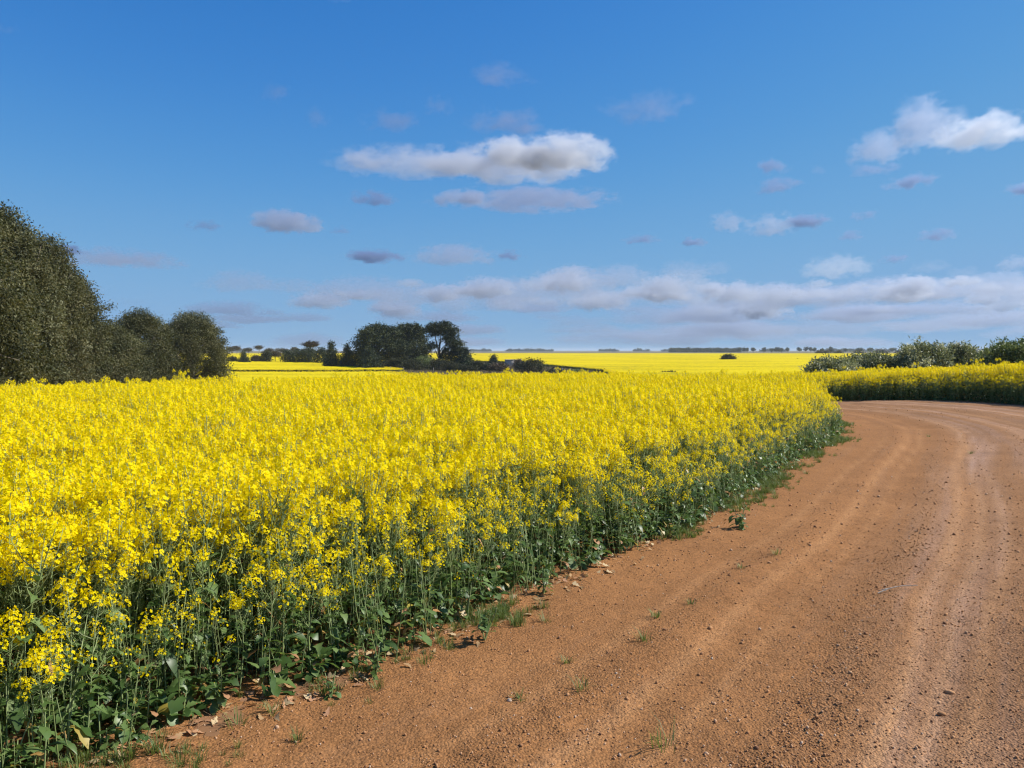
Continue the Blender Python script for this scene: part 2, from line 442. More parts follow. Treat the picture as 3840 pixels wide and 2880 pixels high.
# ------------------------------------------------------------------ scatter (for what nobody could count)
def scatter(name, pts, rot, scl, idx, sources, **kw):
    me = bpy.data.meshes.new(name)
    n = len(pts)
    me.vertices.add(n); me.vertices.foreach_set('co', np.asarray(pts, np.float32).ravel())
    a = me.attributes.new('rot', 'FLOAT_VECTOR', 'POINT'); a.data.foreach_set('vector', np.asarray(rot, np.float32).ravel())
    scl = np.asarray(scl, np.float32)
    if scl.ndim == 1: scl = np.repeat(scl[:, None], 3, 1)
    a = me.attributes.new('scl', 'FLOAT_VECTOR', 'POINT'); a.data.foreach_set('vector', scl.ravel())
    a = me.attributes.new('idx', 'INT', 'POINT'); a.data.foreach_set('value', np.asarray(idx, np.int32))
    col = bpy.data.collections.new(name + '_kinds')
    for i, s in enumerate(sources):
        o = bpy.data.objects.new('%s_kind_%02d' % (name, i), s); col.objects.link(o)
    g = bpy.data.node_groups.new(name + '_scatter', 'GeometryNodeTree')
    g.interface.new_socket('Geometry', in_out='INPUT', socket_type='NodeSocketGeometry')
    g.interface.new_socket('Geometry', in_out='OUTPUT', socket_type='NodeSocketGeometry')
    gi = g.nodes.new('NodeGroupInput'); go = g.nodes.new('NodeGroupOutput')
    ci = g.nodes.new('GeometryNodeCollectionInfo'); ci.inputs['Collection'].default_value = col
    ci.inputs['Separate Children'].default_value = True; ci.inputs['Reset Children'].default_value = True
    ip = g.nodes.new('GeometryNodeInstanceOnPoints'); ip.inputs['Pick Instance'].default_value = True
    def na(nm, t):
        k = g.nodes.new('GeometryNodeInputNamedAttribute'); k.data_type = t; k.inputs[0].default_value = nm; return k.outputs[0]
    g.links.new(gi.outputs[0], ip.inputs['Points']); g.links.new(ci.outputs[0], ip.inputs['Instance'])
    g.links.new(na('idx', 'INT'), ip.inputs['Instance Index'])
    g.links.new(na('rot', 'FLOAT_VECTOR'), ip.inputs['Rotation'])
    g.links.new(na('scl', 'FLOAT_VECTOR'), ip.inputs['Scale'])
    g.links.new(ip.outputs[0], go.inputs[0])
    o = obj(name, me, **kw)
    md = o.modifiers.new('scatter', 'NODES'); md.node_group = g
    return o

# ------------------------------------------------------------------ canola
def unit(v): return v / (np.linalg.norm(v) + 1e-9)

def leaf_blade(g, base, az, length, width, rise, sag, c, R, lobes=True):
    n = 8 if lobes else 5
    t = np.linspace(0, 1, n)
    prof = np.array([.10, .34, .26, .62, .50, 1.0, .80, .06]) if lobes else np.array([.3, .85, 1.0, .7, .05])
    h = np.array([math.cos(az), math.sin(az), 0]); s = np.array([-math.sin(az), math.cos(az), 0]); u = np.array([0, 0, 1.])
    sw = R.uniform(-.18, .18)
    mid = base + np.outer(t * length * math.cos(rise), h) + np.outer(t * length * math.sin(rise) - sag * length * t ** 2, u) + np.outer(sw * length * t ** 2, s)
    tw = R.uniform(-.6, .6); fold = R.uniform(.05, .35)
    def side(sg):
        p = prof * (1 + R.uniform(-.28, .22, n)) * width / 2
        return mid + np.outer(sg * p, s) + np.outer(p * (fold + sg * tw) + p * R.uniform(-.22, .22, n), u)
    v = np.stack([side(1), mid, side(-1)], 1).reshape(-1, 3)
    q = []
    for i in range(n - 1):
        a = i * 3
        q += [(a, a + 1, a + 4, a + 3), (a + 1, a + 2, a + 5, a + 4)]
    g.add(v, q, None, c)

def raceme(fl, stm, tip, ax, R, nflow, npod, size=1.0):
    a1 = unit(np.cross(ax, [.3, .9, .2])); a2 = np.cross(ax, a1)
    for i in range(nflow):
        t = (i + R.uniform(0, 1)) / nflow
        ph = i * 2.399 + R.uniform(-.4, .4)
        rad = (.008 + .022 * math.sin(min(1, t * 1.25 + .15) * math.pi * .62)) * size * R.uniform(.8, 1.25)
        out = math.cos(ph) * a1 + math.sin(ph) * a2
        c = tip - ax * (t * .046 * size) + out * rad
        nrm = unit(out * R.uniform(.5, 1.2) + ax * R.uniform(.3, 1.1) + R.normal(0, .25, 3))
        u = unit(np.cross(nrm, R.normal(0, 1, 3))); w = np.cross(nrm, u)
        col = float(np.clip(R.normal(.55, .22), 0, 1))
        pl = R.uniform(.0085, .0118) * size
        for k in range(4):
            an = k * math.pi / 2 + R.uniform(-.15, .15)
            d = math.cos(an) * u + math.sin(an) * w; e = -math.sin(an) * u + math.cos(an) * w
            lift = R.uniform(-.15, .35)
            b0 = c + d * .001; tp = c + d * pl + nrm * pl * lift
            mid = c + d * pl * .6 + nrm * pl * lift * .4
            wd = pl * .52
            fl.add([b0, mid + e * wd, tp, mid - e * wd], [(0, 1, 2, 3)], None, col)
    for i in range(4):                                   # buds at the tip
        p = tip + ax * R.uniform(0, .012) * size + R.normal(0, .004, 3) * size
        s = .0035 * size
        fl.add([p + [s, 0, 0], p + [-s * .5, s, 0], p + [-s * .5, -s, 0], p + ax * s * 2.2], None, [(0, 1, 3), (1, 2, 3), (2, 0, 3)], .0)
    for i in range(npod):                                # seed pods below the flowers
        t = .06 + .17 * (i + R.uniform(0, 1)) / max(npod, 1)
        ph = i * 2.399 + R.uniform(-.5, .5)
        out = math.cos(ph) * a1 + math.sin(ph) * a2
        b0 = tip - ax * t * size
        d = unit(out * .8 + ax * R.uniform(.3, .9))
        ln = R.uniform(.028, .052) * size
        s = unit(np.cross(d, ax + .01)) * .0016; s2 = np.cross(d, s)
        stm.add([b0 + s, b0 - s * .5 + s2, b0 - s * .5 - s2, b0 + d * ln], None, [(0, 1, 3), (1, 2, 3), (2, 0, 3)], float(R.uniform(.3, .8)))

def canola(seed, h=.95, edge=False):
    R = np.random.default_rng(seed)
    fl, stm, lf = [], Geo(), []
    def new(lst):
        lst.append(Geo()); return lst[-1]
    lean = R.normal(0, .05, 2)
    def main(t): return np.array([lean[0] * t * t + .012 * math.sin(t * 5 + seed), lean[1] * t * t + .012 * math.cos(t * 4 + seed), 0]) + np.array([0, 0, h * t])
    tt = np.linspace(0, 1, 7)
    P = np.array([main(t) for t in tt])
    stm.tube(P, np.linspace(.0058, .0020, 7), 4, float(R.uniform(.55, .95)))
    raceme(new(fl), stm, P[-1], unit(P[-1] - P[-2]), R, int(R.integers(10, 15) if edge else R.integers(17, 24)), int(R.integers(9, 15)), 1.0 if edge else 1.22)
    nb = int(R.integers(4, 7)) if edge else int(R.integers(6, 10))
    for i in range(nb):
        t0 = R.uniform(.38, .80)
        p0 = main(t0); az = i * 2.4 + R.uniform(-.5, .5)
        top = h * (.66 + .36 * R.random() ** .6) if not edge else h * R.uniform(.5, .95)
        rise = max(top - p0[2], .12)
        ou = R.uniform(.07, .17) * (1 if rise > .2 else .7)
        s = np.linspace(0, 1, 4)
        B = p0 + np.outer(ou * (1 - (1 - s) ** 1.8), [math.cos(az), math.sin(az), 0]) + np.outer(rise * s ** 1.15, [0, 0, 1])
        stm.tube(B, np.linspace(.0030, .0015, 4), 3, float(R.uniform(.35, .9)))
        raceme(new(fl), stm, B[-1], unit(B[-1] - B[-2]), R, int(R.integers(7, 12) if edge else R.integers(13, 20)), int(R.integers(6, 12)), R.uniform(.85, 1.15) if edge else R.uniform(.95, 1.28))
        if R.random() < .75:
            leaf_blade(new(lf), p0, az + R.normal(0, .4), R.uniform(.05, .10), R.uniform(.014, .026), R.uniform(.2, .9), R.uniform(.1, .5), float(R.uniform(.3, .75)), R, False)
    nl = int(R.integers(8, 13))
    for i in range(nl):
        t0 = R.uniform(.08, .62)
        ln = np.interp(t0, [0, .3, .7], [.155, .135, .07]) * R.uniform(.65, 1.2)
        c = R.uniform(.05, .8)
        if t0 < .24 and R.random() < .28: c = R.uniform(.85, 1)
        leaf_blade(new(lf), main(t0), R.uniform(0, 6.28), ln, ln * R.uniform(.35, .55), R.uniform(.0, .8), R.uniform(.3, 1.0), float(c), R, t0 < .4)
    return fl, stm, lf

def joined(name, parts):
    Vs, Qs, Ts, Cs, mq, mt, n = [], [], [], [], [], [], 0
    for k, g in [(k, g) for k, lst in enumerate(parts) for g in (lst if isinstance(lst, list) else [lst])]:
        V, Q, T, C = g.arrays()
        Vs.append(V); Qs.append(Q + n); Ts.append(T + n); Cs.append(C); n += len(V)
        mq.append(np.full(len(Q), k)); mt.append(np.full(len(T), k))
    return mesh(name, np.vstack(Vs), [np.vstack(Qs), np.vstack(Ts)], [M['petal'], M['stem'], M['cleaf']],
                np.concatenate(mq + mt), attrs={'tint': np.concatenate(Cs)})

def shoots(seed):
    R = np.random.default_rng(seed); fl, stm, lf = [], Geo(), []
    for k in range(5):
        p = np.r_[R.normal(0, .05, 2), 0]; h = R.uniform(.25, .62)
        top = p + np.r_[R.normal(0, .035, 2), h]
        m_ = (p + top) / 2 + np.r_[R.normal(0, .008, 2), 0]
        stm.tube([p, m_, top], [.0034, .0026, .0015], 4, float(R.uniform(.15, .75)))
        for j in range(4):
            t0 = R.uniform(.15, .95); ln = R.uniform(.05, .11)
            lf.append(Geo()); leaf_blade(lf[-1], p + (top - p) * t0, R.uniform(0, 6.28), ln, ln * R.uniform(.22, .45), R.uniform(.2, 1.1), R.uniform(.2, .9), float(R.uniform(.1, .8) if R.random() < .92 else R.uniform(.85, 1)), R, j % 2 == 0)
    fl.append(Geo()); raceme(fl[-1], stm, top, np.array([0, 0, 1.]), R, 3, 6, .7)
    return fl, stm, lf
def rosette(seed):
    R = np.random.default_rng(seed); fl, stm, lf = [Geo()], Geo(), []
    stm.tube([(0, 0, 0), (.004, .003, .06), (0, .006, .14)], [.005, .004, .002], 4, .6)
    for j in range(int(R.integers(9, 14))):
        ln = R.uniform(.07, .15); dead = R.random() < .12
        lf.append(Geo()); leaf_blade(lf[-1], np.array([0, 0, R.uniform(.01, .13)]), j * 2.4 + R.uniform(-.4, .4), ln, ln * R.uniform(.4, .62), R.uniform(.25, 1.1), R.uniform(.3, .9), float(R.uniform(.86, 1) if dead else R.uniform(.02, .78)), R)
    fl[0].add([(0, .006, .14), (.002, .006, .14), (0, .008, .146)], None, [(0, 1, 2)], .3)
    return fl, stm, lf
NV = 14
plants = [canola(100 + i, h=.9 + .012 * (i % 9)) for i in range(NV - 4)] + [canola(200 + i, h=.88, edge=True) for i in range(4)]
plant_mesh = [joined('canola_plant', p) for p in plants]
shoot_mesh = [joined('canola_shoots', shoots(900 + i)) for i in range(5)] + [joined('canola_rosette', rosette(950 + i)) for i in range(5)]
plant_parts = [[('stem', p[1].mesh('stem', M['stem']))] + [('leaf', g.mesh('leaf', M['cleaf'])) for g in p[2]] + [('flower_head', g.mesh('flower_head', M['petal'])) for g in p[0]] for p in plants]

def jitter_grid(x0, x1, y0, y1, step):
    gx = np.arange(x0, x1, step); gy = np.arange(y0, y1, step)
    X, Y = np.meshgrid(gx, gy)
    X = X.ravel() + rng.uniform(-.5, .5, X.size) * step * 1.1; Y = Y.ravel() + rng.uniform(-.5, .5, Y.size) * step * 1.1
    return X, Y

X, Y = jitter_grid(-40, 44, .4, 45, .134)
az = np.abs(X) / np.maximum(Y, .5)
ok = (az < 1.7) & (np.hypot(X, Y) > 1.6)
X, Y = X[ok], Y[ok]
iL = in_left(X, Y) + .03 - wob(X, Y) * .6; iR = in_right(X, Y) - wob(X, Y) * .6
ylim = 33 - 9 * np.clip(-X / np.maximum(Y, 1), 0, 1.4)
keepL = (iL > 0) & (Y < ylim) & (X < 12)
keepR = (iR > 0) & (Y < 42) & (X > 8)
keep = keepL | keepR
X, Y = X[keep], Y[keep]; ins = np.where(keepL, iL, iR)[keep]; isR = keepR[keep]
thin = rng.random(len(X)) < (.72 + .28 * smooth(0, .4, ins))
X, Y, ins, isR = X[thin], Y[thin], ins[thin], isR[thin]
n = len(X)
hs_ = (.60 + .40 * smooth(-.05, .65, ins + rng.normal(0, .18, n))) * rng.uniform(.86, 1.12, n)
hs_ = np.where(isR, np.maximum(hs_, .78) * (1.0 + .14 * smooth(12, 16, X)), hs_)
hs_ *= np.where(rng.random(n) < .025, 1.16, 1.0)
hs_ *= 1 + .10 * (fbm(X * .35, Y * .35, 2, 80) - .5) * 2
edge_pick = rng.random(n) < (1 - smooth(.1, .75, ins)) * .7
idx = np.where(edge_pick, NV - 4 + rng.integers(0, 4, n), rng.integers(0, NV - 4, n))
rot = np.c_[rng.normal(0, .06, n), rng.normal(0, .06, n), rng.uniform(0, 6.283, n)]
Z = terrain(X, Y) - .01
sclv = np.c_[np.clip(hs_, .7, 1.1), np.clip(hs_, .7, 1.1), hs_]
# the 300 plants that show largest stand as things of their own
visx = (np.abs(X) / Y < .655) & (Y > 2.9)
score = np.where(visx & (~isR), Y + np.maximum(ins, 0) * .8, 1e9)
near = np.argsort(score)[:300]
far = np.ones(n, bool); far[near] = False
scatter('canola_crop', np.c_[X, Y, Z][far], rot[far], sclv[far], idx[far], plant_mesh, kind='stuff',
        label='dense yellow flowering canola crop filling the fields along the road', cat='crop')
for i in near:
    e = empty('canola_plant', (X[i], Y[i], Z[i]), label='single green-stemmed canola plant with yellow flowers at the near margin of the crop',
              cat='plant', group='canola plants at the near margin')
    e.rotation_euler = rot[i]; e.scale = sclv[i]
    for nm, me in plant_parts[idx[i]]:
        obj(nm, me, e)
print('canola', n)
ux, uy = jitter_grid(-9, 17, .4, 29, .125)
ui = in_left(ux, uy) + .08 - wob(ux, uy) * .6; ur = in_right(ux, uy) - wob(ux, uy) * .6
k = (((ui > 0) & (ui < 1.9)) | ((ur > 0) & (ur < .8) & (uy > 14))) & (np.abs(ux) / uy < 1.7) & (np.hypot(ux, uy) > 1.6)
ux, uy, ui = ux[k], uy[k], ui[k]; un = len(ux)
upick = np.where(rng.random(un) < np.where(ui < .55, .62, .3), 5, 0) + rng.integers(0, 5, un)
scatter('canola_undergrowth', np.c_[ux, uy, terrain(ux, uy) - .01], np.c_[rng.normal(0, .10, (un, 2)), rng.uniform(0, 6.28, un)], rng.uniform(.65, 1.15, un),
        upick, shoot_mesh, kind='stuff', label='thin green canola shoots and leaves crowding the foot of the crop', cat='crop')

# far crop: the canopy as a sheet, its open margins fringed with plants
def canopymat():
    m, nt, b, out = newmat('canola_canopy')
    L = nt.links.new
    g = nt.nodes.new('ShaderNodeNewGeometry')
    n1 = nd(nt, 'ShaderNodeTexNoise', Scale=1.6, Detail=5.0, Roughness=.7); L(g.outputs['Position'], n1.inputs['Vector'])
    mp = nt.nodes.new('ShaderNodeMapping'); mp.inputs['Scale'].default_value = (.025, .06, .05); mp.inputs['Rotation'].default_value = (0, 0, .12); L(g.outputs['Position'], mp.inputs[0])
    n2 = nd(nt, 'ShaderNodeTexNoise', Scale=1.0, Detail=5.0, Roughness=.6); L(mp.outputs[0], n2.inputs['Vector'])
    ad = nt.nodes.new('ShaderNodeMath'); ad.operation = 'MULTIPLY_ADD'; L(n2.outputs[0], ad.inputs[0]); ad.inputs[1].default_value = 1.0
    L(n1.outputs[0], ad.inputs[2])
    sb = nt.nodes.new('ShaderNodeMath'); sb.operation = 'SUBTRACT'; L(ad.outputs[0], sb.inputs[0]); sb.inputs[1].default_value = .48
    col = ramp(nt, sb.outputs[0], [(.20, (.22, .22, .015)), (.40, (.48, .37, .004)), (.52, (.60, .465, .003)), (.80, (.68, .535, .006))])
    L(col, b.inputs['Base Color'])
    bp = nd(nt, 'ShaderNodeBump', Strength=.5, Distance=.25); L(n1.outputs[0], bp.inputs['Height']); L(bp.outputs[0], b.inputs['Normal'])
    b.inputs['Roughness'].default_value = .9; b.inputs['Specular IOR Level'].default_value = .05
    return m
M['canopy'] = canopymat()
r = np.r_[np.geomspace(22, 120, 150), np.geomspace(121, 330, 150), np.geomspace(332, 760, 60)]
x, y, q = polar(math.radians(-64), math.radians(64), 520, r)
hgt = .80 + (fbm(x * 1.3, y * 1.3, 3, 90) - .5) * .35 * (1 - .5 * smooth(200, 400, y))
z = terrain(x, y) + hgt
lim = 31 - 9 * np.clip(-x / np.maximum(y, 1), 0, .7)
dl = -sdist(x, y, EL, ELt)[0]; dr = sdist(x, y, ER, ERt)[0]
crop = ((dl > 1.0) & (y > lim - 1)) | ((dr > 1.2) & (y > 40))
# no crop under the windbreak and the hedge
def near_line(x, y, a, b_, w):
    a = np.array(a, float); b_ = np.array(b_, float); d = b_ - a; t = np.clip(((x - a[0]) * d[0] + (y - a[1]) * d[1]) / (d @ d), 0, 1)
    return np.hypot(x - a[0] - t * d[0], y - a[1] - t * d[1]) < w
crop &= ~nocrop(x, y)
crop &= ~near_line(x, y, (-22.5, 30), (-37.5, 92), 2.6)
crop &= ~near_line(x, y, (16, 43), (34, 43), 1.4)
q = q[crop[q].all(axis=1)]
used = np.unique(q); remap = np.full(len(x), -1); remap[used] = np.arange(len(used))
obj('canola_field', mesh('canola_field', np.c_[x, y, z][used], remap[q], [M['canopy']], smooth_=True), kind='stuff',
    label='distant yellow canola fields covering the valley and the far rise', cat='crop')

fx, fy = jitter_grid(-115, 60, 108, 262, .42)
inside = nocrop(fx, fy)
def edge_near(fx, fy, w):
    m = np.zeros(len(fx), bool)
    for k in range(12):
        a = k / 12 * 6.283
        m |= nocrop(fx + w * math.cos(a), fy + w * math.sin(a))
    return m
ed = (~inside) & edge_near(fx, fy, 1.8) & (np.abs(fx) / fy < .5)
fx, fy = fx[ed], fy[ed]; n = len(fx)
scatter('canola_fringe', np.c_[fx, fy, terrain(fx, fy)], np.c_[rng.normal(0, .08, (n, 2)), rng.uniform(0, 6.28, n)], rng.uniform(.92, 1.15, n),
        rng.integers(0, NV - 4, n), plant_mesh, kind='stuff', label='canola plants along the open margin of the far fields', cat='crop')
print('fringe', n)

# ------------------------------------------------------------------ trees and shrubs
def crown(lobes, nclump, per, llen, lwid, clump_r, seed, droop=.5, shell=.72, tint=(.5, .22), flat=1.0, zmin=None):
    R = np.random.default_rng(seed)
    lobes = np.asarray(lobes, float)
    area = lobes[:, 3] * lobes[:, 4] + lobes[:, 3] * lobes[:, 5] + lobes[:, 4] * lobes[:, 5]
    li = R.choice(len(lobes), nclump, p=area / area.sum())
    d = R.normal(0, 1, (nclump, 3)); d /= np.linalg.norm(d, axis=1)[:, None]
    rr = np.where(R.random(nclump) < .82, R.uniform(shell, 1.04, nclump), R.uniform(.2, shell, nclump))
    P = lobes[li, :3] + d * rr[:, None] * lobes[li, 3:6]
    if zmin is not None:
        P[:, 2] = np.maximum(P[:, 2], zmin + R.uniform(0, .4, nclump))
    ct = R.normal(tint[0], tint[1], nclump)
    lt = R.normal(0, .14, len(lobes))
    ct = ct + lt[li]
    n = nclump * per
    C = np.repeat(P, per, 0) + R.normal(0, 1, (n, 3)) * clump_r * np.array([1, 1, .7 * flat])
    out = np.repeat(d, per, 0)
    ax = out * .6 + R.normal(0, .7, (n, 3)) + np.array([0, 0, -droop])
    ax /= np.linalg.norm(ax, axis=1)[:, None]
    sd_ = np.cross(ax, R.normal(0, 1, (n, 3))); sd_ /= np.linalg.norm(sd_, axis=1)[:, None] + 1e-9
    ln = llen * R.uniform(.7, 1.3, n)[:, None]; wd = lwid * R.uniform(.7, 1.3, n)[:, None] / 2
    bend = np.cross(ax, sd_) * ln * .12
    V = np.stack([C, C + ax * ln * .45 + sd_ * wd + bend, C + ax * ln, C + ax * ln * .45 - sd_ * wd + bend], 1).reshape(-1, 3)
    Q = np.arange(n * 4).reshape(-1, 4)
    T = np.clip(np.repeat(ct, per) + R.normal(0, .09, n), 0, 1)
    return V, Q, np.repeat(T, 4)

def trunk_geo(lobes, base_r, h, seed, fork=.3, nlimb=12, wob_=.15):
    R = np.random.default_rng(seed + 999)
    g = Geo()
    lobes = np.asarray(lobes, float)
    top = lobes[np.argmax(lobes[:, 2]), :3]
    t = np.linspace(0, 1, 8)
    P = np.outer(t, [top[0] * .8, top[1] * .8, h * .86]); P[1:, :2] += R.normal(0, wob_, (7, 2)) * t[1:, None]
    P[0, 2] = -.3
    g.tube(P, base_r * (1 - .85 * t) + .01, 8, .5)
    for k in R.choice(len(lobes), min(nlimb, len(lobes)), replace=False):
        c = lobes[k, :3]
        f = np.clip(c[2] / h * R.uniform(.35, .75), .08, .8)
        p0 = np.array([np.interp(f, t, P[:, i]) for i in range(3)])
        s = np.linspace(0, 1, 5)[:, None]
        B = p0 + (c - p0) * s + np.array([0, 0, 1]) * (s * (1 - s)) * .3 * np.linalg.norm(c - p0) * R.uniform(-.2, .8) + R.normal(0, .05, (5, 3)) * s
        r0 = base_r * (1 - .85 * f) * .6
        g.tube(B, np.linspace(r0, r0 * .25, 5), 5, .5)
        for j in range(2):
            e = c + R.normal(0, .55, 3) * lobes[k, 3:6]
            B2 = np.linspace(B[3], e, 4) + np.r_[[[0, 0, 0]], R.normal(0, .06, (3, 3))]
            g.tube(B2, np.linspace(r0 * .3, r0 * .08, 4), 4, .5)
    return g

def tree(name, label, cat, loc, lobes, leaf, bark, ncl, per, llen, lwid, clr, seed, base_r=.25, h=None, group=None, droop=.5, shell=.72, tint=(.5, .2), nlimb=12, zmin=0.05, flat=1.0, rotz=0):
    lobes = np.asarray(lobes, float)
    if h is None: h = (lobes[:, 2] + lobes[:, 5]).max()
    e = empty(name, loc, label=label, cat=cat, group=group)
    e.rotation_euler = (0, 0, rotz)
    g = trunk_geo(lobes, base_r, h, seed, nlimb=nlimb)
    obj('trunk', g.mesh('trunk', bark, True), e)
    V, Q, T = crown(lobes, ncl, per, llen, lwid, clr, seed, droop, shell, tint, flat, zmin)
    obj('crown', mesh('crown', V, Q, [leaf], attrs={'tint': T}), e)
    return e

def dome_lobes(w, h, seed, n=18, low=.12, lob=.34, dw=None, taper=1.0):
    """lobes spread over a dome of width w, depth dw and height h that reaches almost to the ground"""
    R = np.random.default_rng(seed); dw = dw or w
    L = [(0, 0, h * .5, w * .34, dw * .34, h * .40)]
    for i in range(n):
        u = (i + .5) / n
        zf = low + (1 - low) * u ** .85
        prof = (1 - np.clip((zf - .36) / .64, 0, 1) ** 1.8) ** .62 * np.interp(zf, [0, .2, .45, 1], [.95, 1, 1, 1]) ** taper
        a = i * 2.399 + R.uniform(-.5, .5)
        ls = lob * R.uniform(.7, 1.15)
        rx = w / 2 * prof * R.uniform(.62, .80); ry = dw / 2 * prof * R.uniform(.62, .80)
        L.append((rx * math.cos(a), ry * math.sin(a), min(zf * h, h * (1 - ls * .42)), w * ls * .55, dw * ls * .55, h * ls * .46))
    return L

# windbreak of gum trees along the left field
gums = [  # px, depth, top row, width, leaves, label
    (-230, 32, 730, 8.4, 60000, 'tallest gum tree, cut off by the left edge of the picture'),
    (5, 40, 815, 6.0, 56000, 'tall dense grey-green gum tree, second in the windbreak beside the leftmost one'),
    (165, 47, 915, 5.6, 44000, 'broad brown-tinged gum tree, third in the windbreak, on its falling skyline'),
    (265, 56, 1050, 5.6, 38000, 'lower gum tree with a loose branch on the skyline, fourth in the windbreak'),
    (400, 67, 1232, 8.2, 34000, 'lowest gum tree in the dip of the windbreak skyline'),
    (525, 78, 1182, 8.0, 38000, 'rounded gum tree with two-humped top, next to last in the windbreak'),
    (722, 90, 1188, 9.0, 42000, 'dome-shaped dark gum tree at the right-hand end of the windbreak'),
]
for i, (px, d, ty, w, nl, lab) in enumerate(gums):
    b = unproj(px, 0, d=d); b[2] = float(terrain(b[0], b[1]))
    ztop = EYE + (HZ - ty) / F * d
    h = ztop - b[2]
    Lb = dome_lobes(w, h, 300 + i, n=120, low=.04, lob=.17)
    Lb[0] = (0, 0, h * .5, w * .16, w * .16, h * .22)
    Lb = [(a, b_, c, d1 * f, d2 * f, d3 * f * 1.25) for (a, b_, c, d1, d2, d3), f in zip(Lb, np.random.default_rng(360 + i).uniform(.7, 1.5, len(Lb)))]
    Rg = np.random.default_rng(330 + i)
    for k in range(12):                                      # shoots that break the outline
        a = Rg.uniform(0, 6.28); zf = Rg.uniform(.35, .97); rr = w / 2 * (1 - max(0, (zf - .36) / .64) ** 1.8) ** .62 * Rg.uniform(.9, 1.08)
        Lb.append((rr * math.cos(a), rr * math.sin(a), zf * h, Rg.uniform(.3, .6), Rg.uniform(.3, .6), Rg.uniform(.25, .5)))
    if i == 3: Lb += [(2.3, 0, h * .80, .7, .7, .40), (2.9, .2, h * .64, .6, .6, .5)]
    if i == 5: Lb += [(-1.0, 0, h * .93, 1.0, 1.0, .55), (.9, 0, h * .92, 1.0, 1.0, .6)]
    ll = .15 + .0012 * d
    per = 34
    tree('gum_tree', lab, 'tree', b, Lb, M['gum'], M['bark'], int(nl * 1.45) // per, per, ll * .80, ll * .80 * .40, .19 + .0012 * d, 400 + i, base_r=.26, group='gum trees in the windbreak', droop=.55,
         tint=(.48 + .04 * ((i * 37) % 5 - 2), .20), nlimb=22, shell=.78)

# grey-green shrubs behind the right-hand crop
shr = [  # px centre, depth, top row, width px, mat, label
    (3105, 41, 1342, 190, 'wattle', 'low silvery shrub at the left-hand end of the hedge behind the right-hand crop'),
    (3235, 43, 1323, 170, 'wattle', 'rounded grey-green shrub, second from the left-hand end of the hedge'),
    (3345, 44, 1338, 150, 'greenshrub', 'small darker green shrub between two larger grey-green ones in the hedge'),
    (3445, 42, 1283, 190, 'wattle', 'tall feathery-topped pale shrub in the middle of the hedge'),
    (3570, 43, 1290, 150, 'wattle', 'pointed grey-green shrub right of the feathery-topped one'),
    (3665, 44, 1318, 150, 'greenshrub', 'low dark green shrub in the gap before the last tall one of the hedge'),
    (3790, 41, 1276, 230, 'greenshrub', 'big green shrub at the right edge of the picture behind the crop'),
    (3990, 42, 1262, 240, 'greenshrub', 'tall green shrub mostly beyond the right edge of the picture'),
]
for i, (px, d, ty, wp, mt, lab) in enumerate(shr):
    px += 22; ty += 9
    b = unproj(px, 0, d=d); b[2] = float(terrain(b[0], b[1]))
    h = EYE + (HZ - ty) / F * d - b[2]
    w = wp / F * d * 1.12
    Lb = dome_lobes(w, h, 500 + i, n=16, low=.15, lob=.38)
    R = np.random.default_rng(540 + i)
    for k in range(9):                                       # loose shoots on the skyline
        a = R.uniform(0, 6.28); rr = R.uniform(.1, .42) * w
        Lb.append((rr * math.cos(a), rr * math.sin(a), h * R.uniform(.86, 1.02) * (1 - (rr / w) ** 2), .13, .13, .26))
    ll = .17
    tree('shrub', lab, 'shrub', b, Lb, M[mt], M['bark'], 640, 26, ll, ll * .34, .15, 520 + i, base_r=.09, group='shrubs of the hedge', droop=-.15, shell=.70, tint=(.50, .24), nlimb=14)

# pines, conifers and bushes round the farm dam
def place(px, d, ty):
    b = unproj(px, 0, d=d); b[2] = float(terrain(b[0], b[1]))
    return b, EYE + (HZ - ty) / F * d - b[2]
def simple(name, lab, cat, px, d, ty, wp, mt, seed, ncl=420, per=12, ll=.5, kind='dome', group=None, bark='pinebark', **kw):
    b, h = place(px, d, ty)
    w = wp / F * d
    h = max(h, .5)
    if kind == 'dome':
        Lb = dome_lobes(w, h, seed, n=18 if h < 6 else 30, low=.12, lob=.36 if h < 6 else .26)
        R = np.random.default_rng(seed + 7)
        for k in range(10):                                   # boughs that break the outline
            a = R.uniform(0, 6.28); zf = R.uniform(.4, .98); rr = w / 2 * (1 - max(0, (zf - .36) / .64) ** 1.8) ** .62 * R.uniform(.9, 1.1)
            Lb.append((rr * math.cos(a), rr * math.sin(a), zf * h, w * .07, w * .07, h * .05))
    elif kind == 'cone':
        R = np.random.default_rng(seed); Lb = []
        for k in range(20):
            u = (k + .5) / 20; rr = w / 2 * (1 - u) ** .75
            a = k * 2.4
            Lb.append((rr * .62 * math.cos(a), rr * .62 * math.sin(a), h * (.08 + .88 * u), max(rr * .55, w * .06), max(rr * .55, w * .06), h * .075))
        Lb.append((0, 0, h * .93, w * .07, w * .07, h * .07))
    elif kind == 'flat':                                      # bare trunks under a flat spreading crown
        R = np.random.default_rng(seed); Lb = []
        for k in range(7):
            a = k * 2.4; rr = w * .33 * math.sqrt((k + .3) / 7)
            Lb.append((rr * math.cos(a), rr * math.sin(a) * .7, h * R.uniform(.84, .93), w * .20, w * .16, h * .07))
    kw.setdefault('droop', .1)
    return tree(name, lab, cat, b, Lb, M[mt], M[bark], ncl, per, ll, ll * .42, ll * .9, seed, base_r=max(.06, h * .03), group=group, h=h * .96, **kw)

